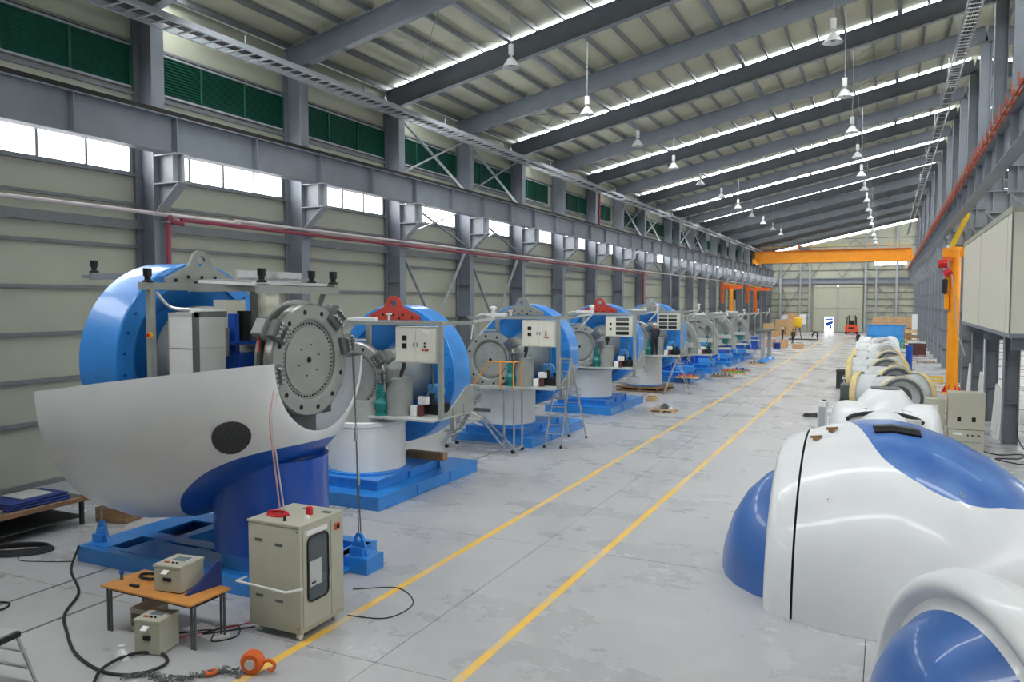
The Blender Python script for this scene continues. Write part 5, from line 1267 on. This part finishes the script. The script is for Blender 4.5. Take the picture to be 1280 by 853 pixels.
for (x, y, z, w_, h_, lb, m_) in ((-16.5, 126, 0, 1.5, 1.8, 'pale large carton at the front of the back corner stack', 'wood_pale'), (-14.75, 126.5, 0, 1.3, 1.3, 'brown carton beside the pale one in the back corner', 'cardboard'), (-14.7, 126.5, 1.31, 1.5, 1.1, 'brown carton on top of another in the back corner', 'cardboard'), (-13.2, 126.5, 0, 1.5, 1.5, 'wide brown carton right in the back corner stack', 'cardboard'), (-13.2, 126.5, 1.51, 1.4, 1.0, 'brown carton second up in the tallest back corner stack', 'cardboard'), (-13.1, 126.6, 2.52, 1.3, .9, 'brown carton topping the tallest back corner stack', 'cardboard'), (-15.4, 122.5, 0, 1.5, .7, 'low brown carton before the back corner stack', 'cardboard')):
    carton(x, y, z, w_, 1.2, h_, lb, m_, 'cartons in the back corner')
t = thing('white_board', 'white board leaning beside the back corner cartons', 'board', (-11.7, 127.5, 0)); m = MB(); m.box(-.5, .5, -.03, .03, 1.7, 3.2); m.build('panel', 'white', t); m = MB(); m.box(-.45, -.4, -.03, .03, 0, 1.7); m.box(.4, .45, -.03, .03, 0, 1.7); m.build('stand', 'alu', t)
for i, (x, lb) in enumerate(((-16.1, 'white poster panel above the back corner cartons'), (-14.4, 'narrow white poster on the back wall above the cartons'))):
    m = MB(); m.box(-.75+.5*i, .75-.5*i, -.02, .02, 0, .9); o = m.build('wall_panel', 'white', None); o.location = (x, YB-.15, 2.0); tag(o, lb, 'poster')
for i, (x, y, w_, h_, m_, lb) in enumerate(((-12.0, 93, 1.1, .9, 'cardboard', 'open carton beside the blue drum near the workers'), (-10.6, 93.5, .9, .8, 'cardboard', 'carton at the feet of the workers'), (-8.9, 92, 1.1, .5, 'cardboard', 'low flat carton on the floor near the workers'))):
    carton(x, y, 0, w_, .9, h_, lb, m_, 'cartons near the workers')
t = thing('cable_drum', 'small blue cable drum on the floor near the workers', 'drum', (-10.9, 90.0, 0)); m = MB(); m.lathe([(0, 0), (.45, 0), (.45, .06), (.36, .08), (.36, .62), (.45, .64), (.45, .7), (0, .7)], seg=24); m.build('spool', 'blue_deep', t, 40); m = MB(); m.lathe([(.361, .1), (.38, .12), (.38, .58), (.361, .6)], seg=24); m.build('winding', 'fabric_blue', t, 40)
t = thing('blue_skid', 'dark blue steel skid left of the cable drum', 'skid', (-13.4, 89, 0)); m = MB(); m.box(-.9, .9, -1.6, 1.6, .12, 1.3, .03); m.build('tank', 'blue_deep', t)
for x in (-.7, .7):
    m = MB(); m.box(x-.08, x+.08, -1.7, 1.7, 0, .12); m.build('runner', 'black', t)
t = thing('trestle', 'yellow trestle crane hook stand near the back door', 'stand', (-11.2, 115, 0))
m = MB(); m.lathe([(0, 1.5), (.5, 1.7), (.65, 2.3), (.5, 2.9), (0, 3.1)], seg=14); m.build('hook_block', 'yellow', t, 50)
for sx in (-1, 1):
    m = MB(); m.bar((sx*.2, 0, 1.7), (sx*.5, 0, 0), .1, .1); m.build('leg', 'mesh_dark', t)
m = MB(); m.box(-1.8, 1.8, -.1, .1, .05, .2); o = m.build('steel_bar', 'mesh_dark', None); o.location = (-10.2, 111.5, 0); tag(o, 'long dark steel bar on the floor before the yellow hook stand', 'bar')

# ================================================================= FORKLIFT
fk = thing('forklift', 'red forklift truck parked with its rear towards the aisle', 'forklift', (-5.15, 135.5, 0))
fk.scale = (1.15, 1.15, 1.15)
mat('fork_red', s(232, 84, 50), .4, var=.06)
m = MB(); m.prism([(-.75, .35), (.75, .35), (.8, .6), (.8, 1.15), (.62, 1.3), (-.62, 1.3), (-.8, 1.15), (-.8, .6)], (0, -.2, 0), (1, 0, 0), (0, 0, 1), 1.1); m.build('counterweight', 'fork_red', fk, 30)
m = MB(); m.box(-.35, .35, -.78, -.74, .75, 1.0); m.build('grille', 'black', fk); m = MB(); m.box(-.75, .75, .35, 1.9, .3, 1.0, .03); m.build('chassis', 'fork_red', fk)
for x in (-.68, .68):
    for y in (0, 1.5):
        m = MB(); m.cyl((x-.12, y, .33), (x+.12, y, .33), .33, 18); m.build('wheel', 'black', fk, 40)
    m = MB(); m.bar((x*.9, -.5, 1.25), (x*.85, -.1, 2.35), .08, .08); m.bar((x*.9, 1.5, 1.0), (x*.85, 1.2, 2.35), .08, .08); m.build('guard_post', 'black', fk)
m = MB(); m.box(-.65, .65, -.2, 1.3, 2.33, 2.42); m.build('guard_roof', 'black', fk); m = MB(); m.box(-.3, .3, .3, .8, 1.1, 1.5, .05); m.box(-.3, .3, .2, .35, 1.4, 1.9, .05); m.build('seat', 'black', fk)
for x in (-.4, .4):
    m = MB(); m.box(x-.08, x+.08, 2.0, 2.15, .1, 2.6); m.build('mast_rail', 'mesh_dark', fk); m = MB(); m.box(x-.06, x+.06, 2.15, 3.2, .08, .13); m.build('fork', 'mesh_dark', fk)

# ================================================================= PEOPLE
def cloth_mat(name, top, legs, head):
    m = bpy.data.materials.new(name); m.use_nodes = True; nt = m.node_tree; b = nt.nodes['Principled BSDF']; b.inputs['Roughness'].default_value = .85
    tcn = nt.nodes.new('ShaderNodeTexCoord'); sx = nt.nodes.new('ShaderNodeSeparateXYZ'); nt.links.new(tcn.outputs['Object'], sx.inputs[0])
    g = nt.nodes.new('ShaderNodeMath'); g.operation = 'GREATER_THAN'; nt.links.new(sx.outputs['Z'], g.inputs[0]); g.inputs[1].default_value = .93
    m1 = nt.nodes.new('ShaderNodeMixRGB'); nt.links.new(g.outputs[0], m1.inputs[0]); m1.inputs[1].default_value = legs + (1,); m1.inputs[2].default_value = top + (1,)
    d = nt.nodes.new('ShaderNodeVectorMath'); d.operation = 'DISTANCE'; nt.links.new(tcn.outputs['Object'], d.inputs[0]); d.inputs[1].default_value = head
    l = nt.nodes.new('ShaderNodeMath'); l.operation = 'LESS_THAN'; nt.links.new(d.outputs['Value'], l.inputs[0]); l.inputs[1].default_value = .17
    m2 = nt.nodes.new('ShaderNodeMixRGB'); nt.links.new(l.outputs[0], m2.inputs[0]); nt.links.new(m1.outputs[0], m2.inputs[1]); m2.inputs[2].default_value = s(196, 150, 122) + (1,)
    nt.links.new(m2.outputs[0], b.inputs['Base Color']); return m
def person(label, loc, rz, arms, legs, lean=0.0, helmet=None, top=(40, 42, 52), trousers=(30, 32, 42)):
    """faces +Y before turning; arms = two (elbow, wrist) pairs, legs = two (knee, ankle) pairs"""
    V = []; E = []; Rd = []
    def v(p, r_, par=None):
        V.append(Vector(p)); Rd.append(r_)
        if par is not None: E.append((par, len(V)-1))
        return len(V)-1
    c, sn = math.cos(lean), math.sin(lean)
    def up(z, y=0.0): return (0, .95*0 + (z-.95)*sn + y*c, .95 + (z-.95)*c - y*sn)
    pel = v((0, 0, .95), (.17, .13)); sp_ = v(up(1.15), (.155, .115), pel); chs = v(up(1.36), (.18, .125), sp_); nk = v(up(1.5), (.06, .06), chs); hd = v(up(1.6, .02), (.085, .1), nk); tp = v(up(1.70, .02), (.075, .09), hd)
    for i, sx in enumerate((-1, 1)):
        q = up(1.43); sh = v((sx*.19, q[1], q[2]), (.075, .075), chs); el = v(arms[i][0], (.052, .052), sh); wr = v(arms[i][1], (.036, .036), el)
        dd = (Vector(arms[i][1]) - Vector(arms[i][0])).normalized(); pm = v(Vector(arms[i][1]) + dd*.06, (.04, .024), wr)
        sd_ = dd.cross(Vector((0, 1, .3))).normalized()
        for k, (o_, ln) in enumerate(((-.03, .07), (-.01, .085), (.01, .08), (.03, .06))):
            f1 = v(Vector(arms[i][1]) + dd*(.09+ln*.5) + sd_*o_, (.010, .010), pm); v(Vector(arms[i][1]) + dd*(.09+ln) + sd_*o_ + Vector((0, 0, -.015)), (.008, .008), f1)
        v(Vector(arms[i][1]) + dd*.09 - sd_*.055, (.011, .011), wr)
        hp = v((sx*.1, 0, .88), (.105, .105), pel); kn = v(legs[i][0], (.075, .08), hp); an = v(legs[i][1], (.05, .055), kn); a_ = Vector(legs[i][1]); v((a_.x+sx*.02, a_.y+.14, .035), (.045, .035), an)
    me = bpy.data.meshes.new('person'); me.from_pydata([tuple(p) for p in V], E, [])
    root = thing('person', label, 'person', loc, rz)
    o = bpy.data.objects.new('body', me); COL.objects.link(o); o.parent = root
    md = o.modifiers.new('Skin', 'SKIN'); md.use_smooth_shade = True
    for i, r_ in enumerate(Rd): me.skin_vertices[0].data[i].radius = r_; me.skin_vertices[0].data[i].use_root = (i == 0)
    ss_ = o.modifiers.new('Subdivision', 'SUBSURF'); ss_.levels = 1; ss_.render_levels = 1
    h_ = Vector(up(1.66, .02))
    me.materials.append(cloth_mat('clothes', s(*top), s(*trousers), tuple(h_)))
    hm = MB(); hm.lathe([(.118, 0), (.116, .05), (.09, .1), (.05, .125), (0, .13)] if helmet else [(.1, -.03), (.1, .04), (.075, .085), (0, .1)], (0, 0, 0), seg=18)
    if helmet: hm.lathe([(.118, 0), (.15, -.01), (.15, .005), (.118, .012)], (0, .015, 0), seg=18)
    ho = hm.build('helmet' if helmet else 'hair', helmet or 'black', root, 50); ho.location = tuple(Vector(up(1.69, 0))); ho.rotation_euler = (-lean, 0, 0)
    # face: nose, eyes, ears
    fc = MB(); f0 = Vector(up(1.61, .12)); fc.ball(f0, .018, 8); fc.build('nose', 'skin', root, 60)
    for sx in (-1, 1):
        fc = MB(); q = Vector(up(1.635, .105)); fc.ball((sx*.032, q.y, q.z), .011, 6); fc.build('eye', 'black', root, 60)
        fc = MB(); q = Vector(up(1.61, .0)); fc.ball((sx*.092, q.y, q.z), .025, 8); fc.build('ear', 'skin', root, 60)
    return root
stand = [((-.1, .02, .5), (-.11, -.01, .09)), ((.1, .02, .5), (.11, -.01, .09))]
down = [((-.27, -.03, 1.15), (-.26, .06, .9)), ((.27, -.03, 1.15), (.26, .06, .9))]
person('person in dark work clothes and white helmet reaching into the breaker box', (-11.75, 43.05, 2.19), R(8), [((-.25, .22, 1.3), (-.14, .42, 1.42)), ((.25, .22, 1.3), (.14, .42, 1.38))], stand, .05, 'white')
person('person in dark clothes walking beside the blue steel ring', (-2.9, 96, 0), R(150), down, [((-.1, .12, .52), (-.11, .1, .09)), ((.1, -.02, .5), (.11, -.22, .11))], .03)
person('person with white cap standing among the cartons', (-12.4, 108, 0), R(-60), [((-.27, .06, 1.16), (-.15, .28, 1.1)), ((.27, .06, 1.16), (.15, .28, 1.1))], stand, .05, 'white', top=(50, 54, 74))
person('person in dark green jacket standing among the cartons', (-10.4, 101.5, 0), R(40), down, stand, .04, None, top=(44, 60, 52))
person('person bending over a bar on the floor near the back door', (-8.5, 113.7, 0), R(80), [((-.2, .62, .75), (-.12, .7, .45)), ((.2, .62, .75), (.12, .7, .45))], [((-.14, .06, .5), (-.2, -.04, .09)), ((.14, .06, .5), (.2, -.04, .09))], 1.25, None)
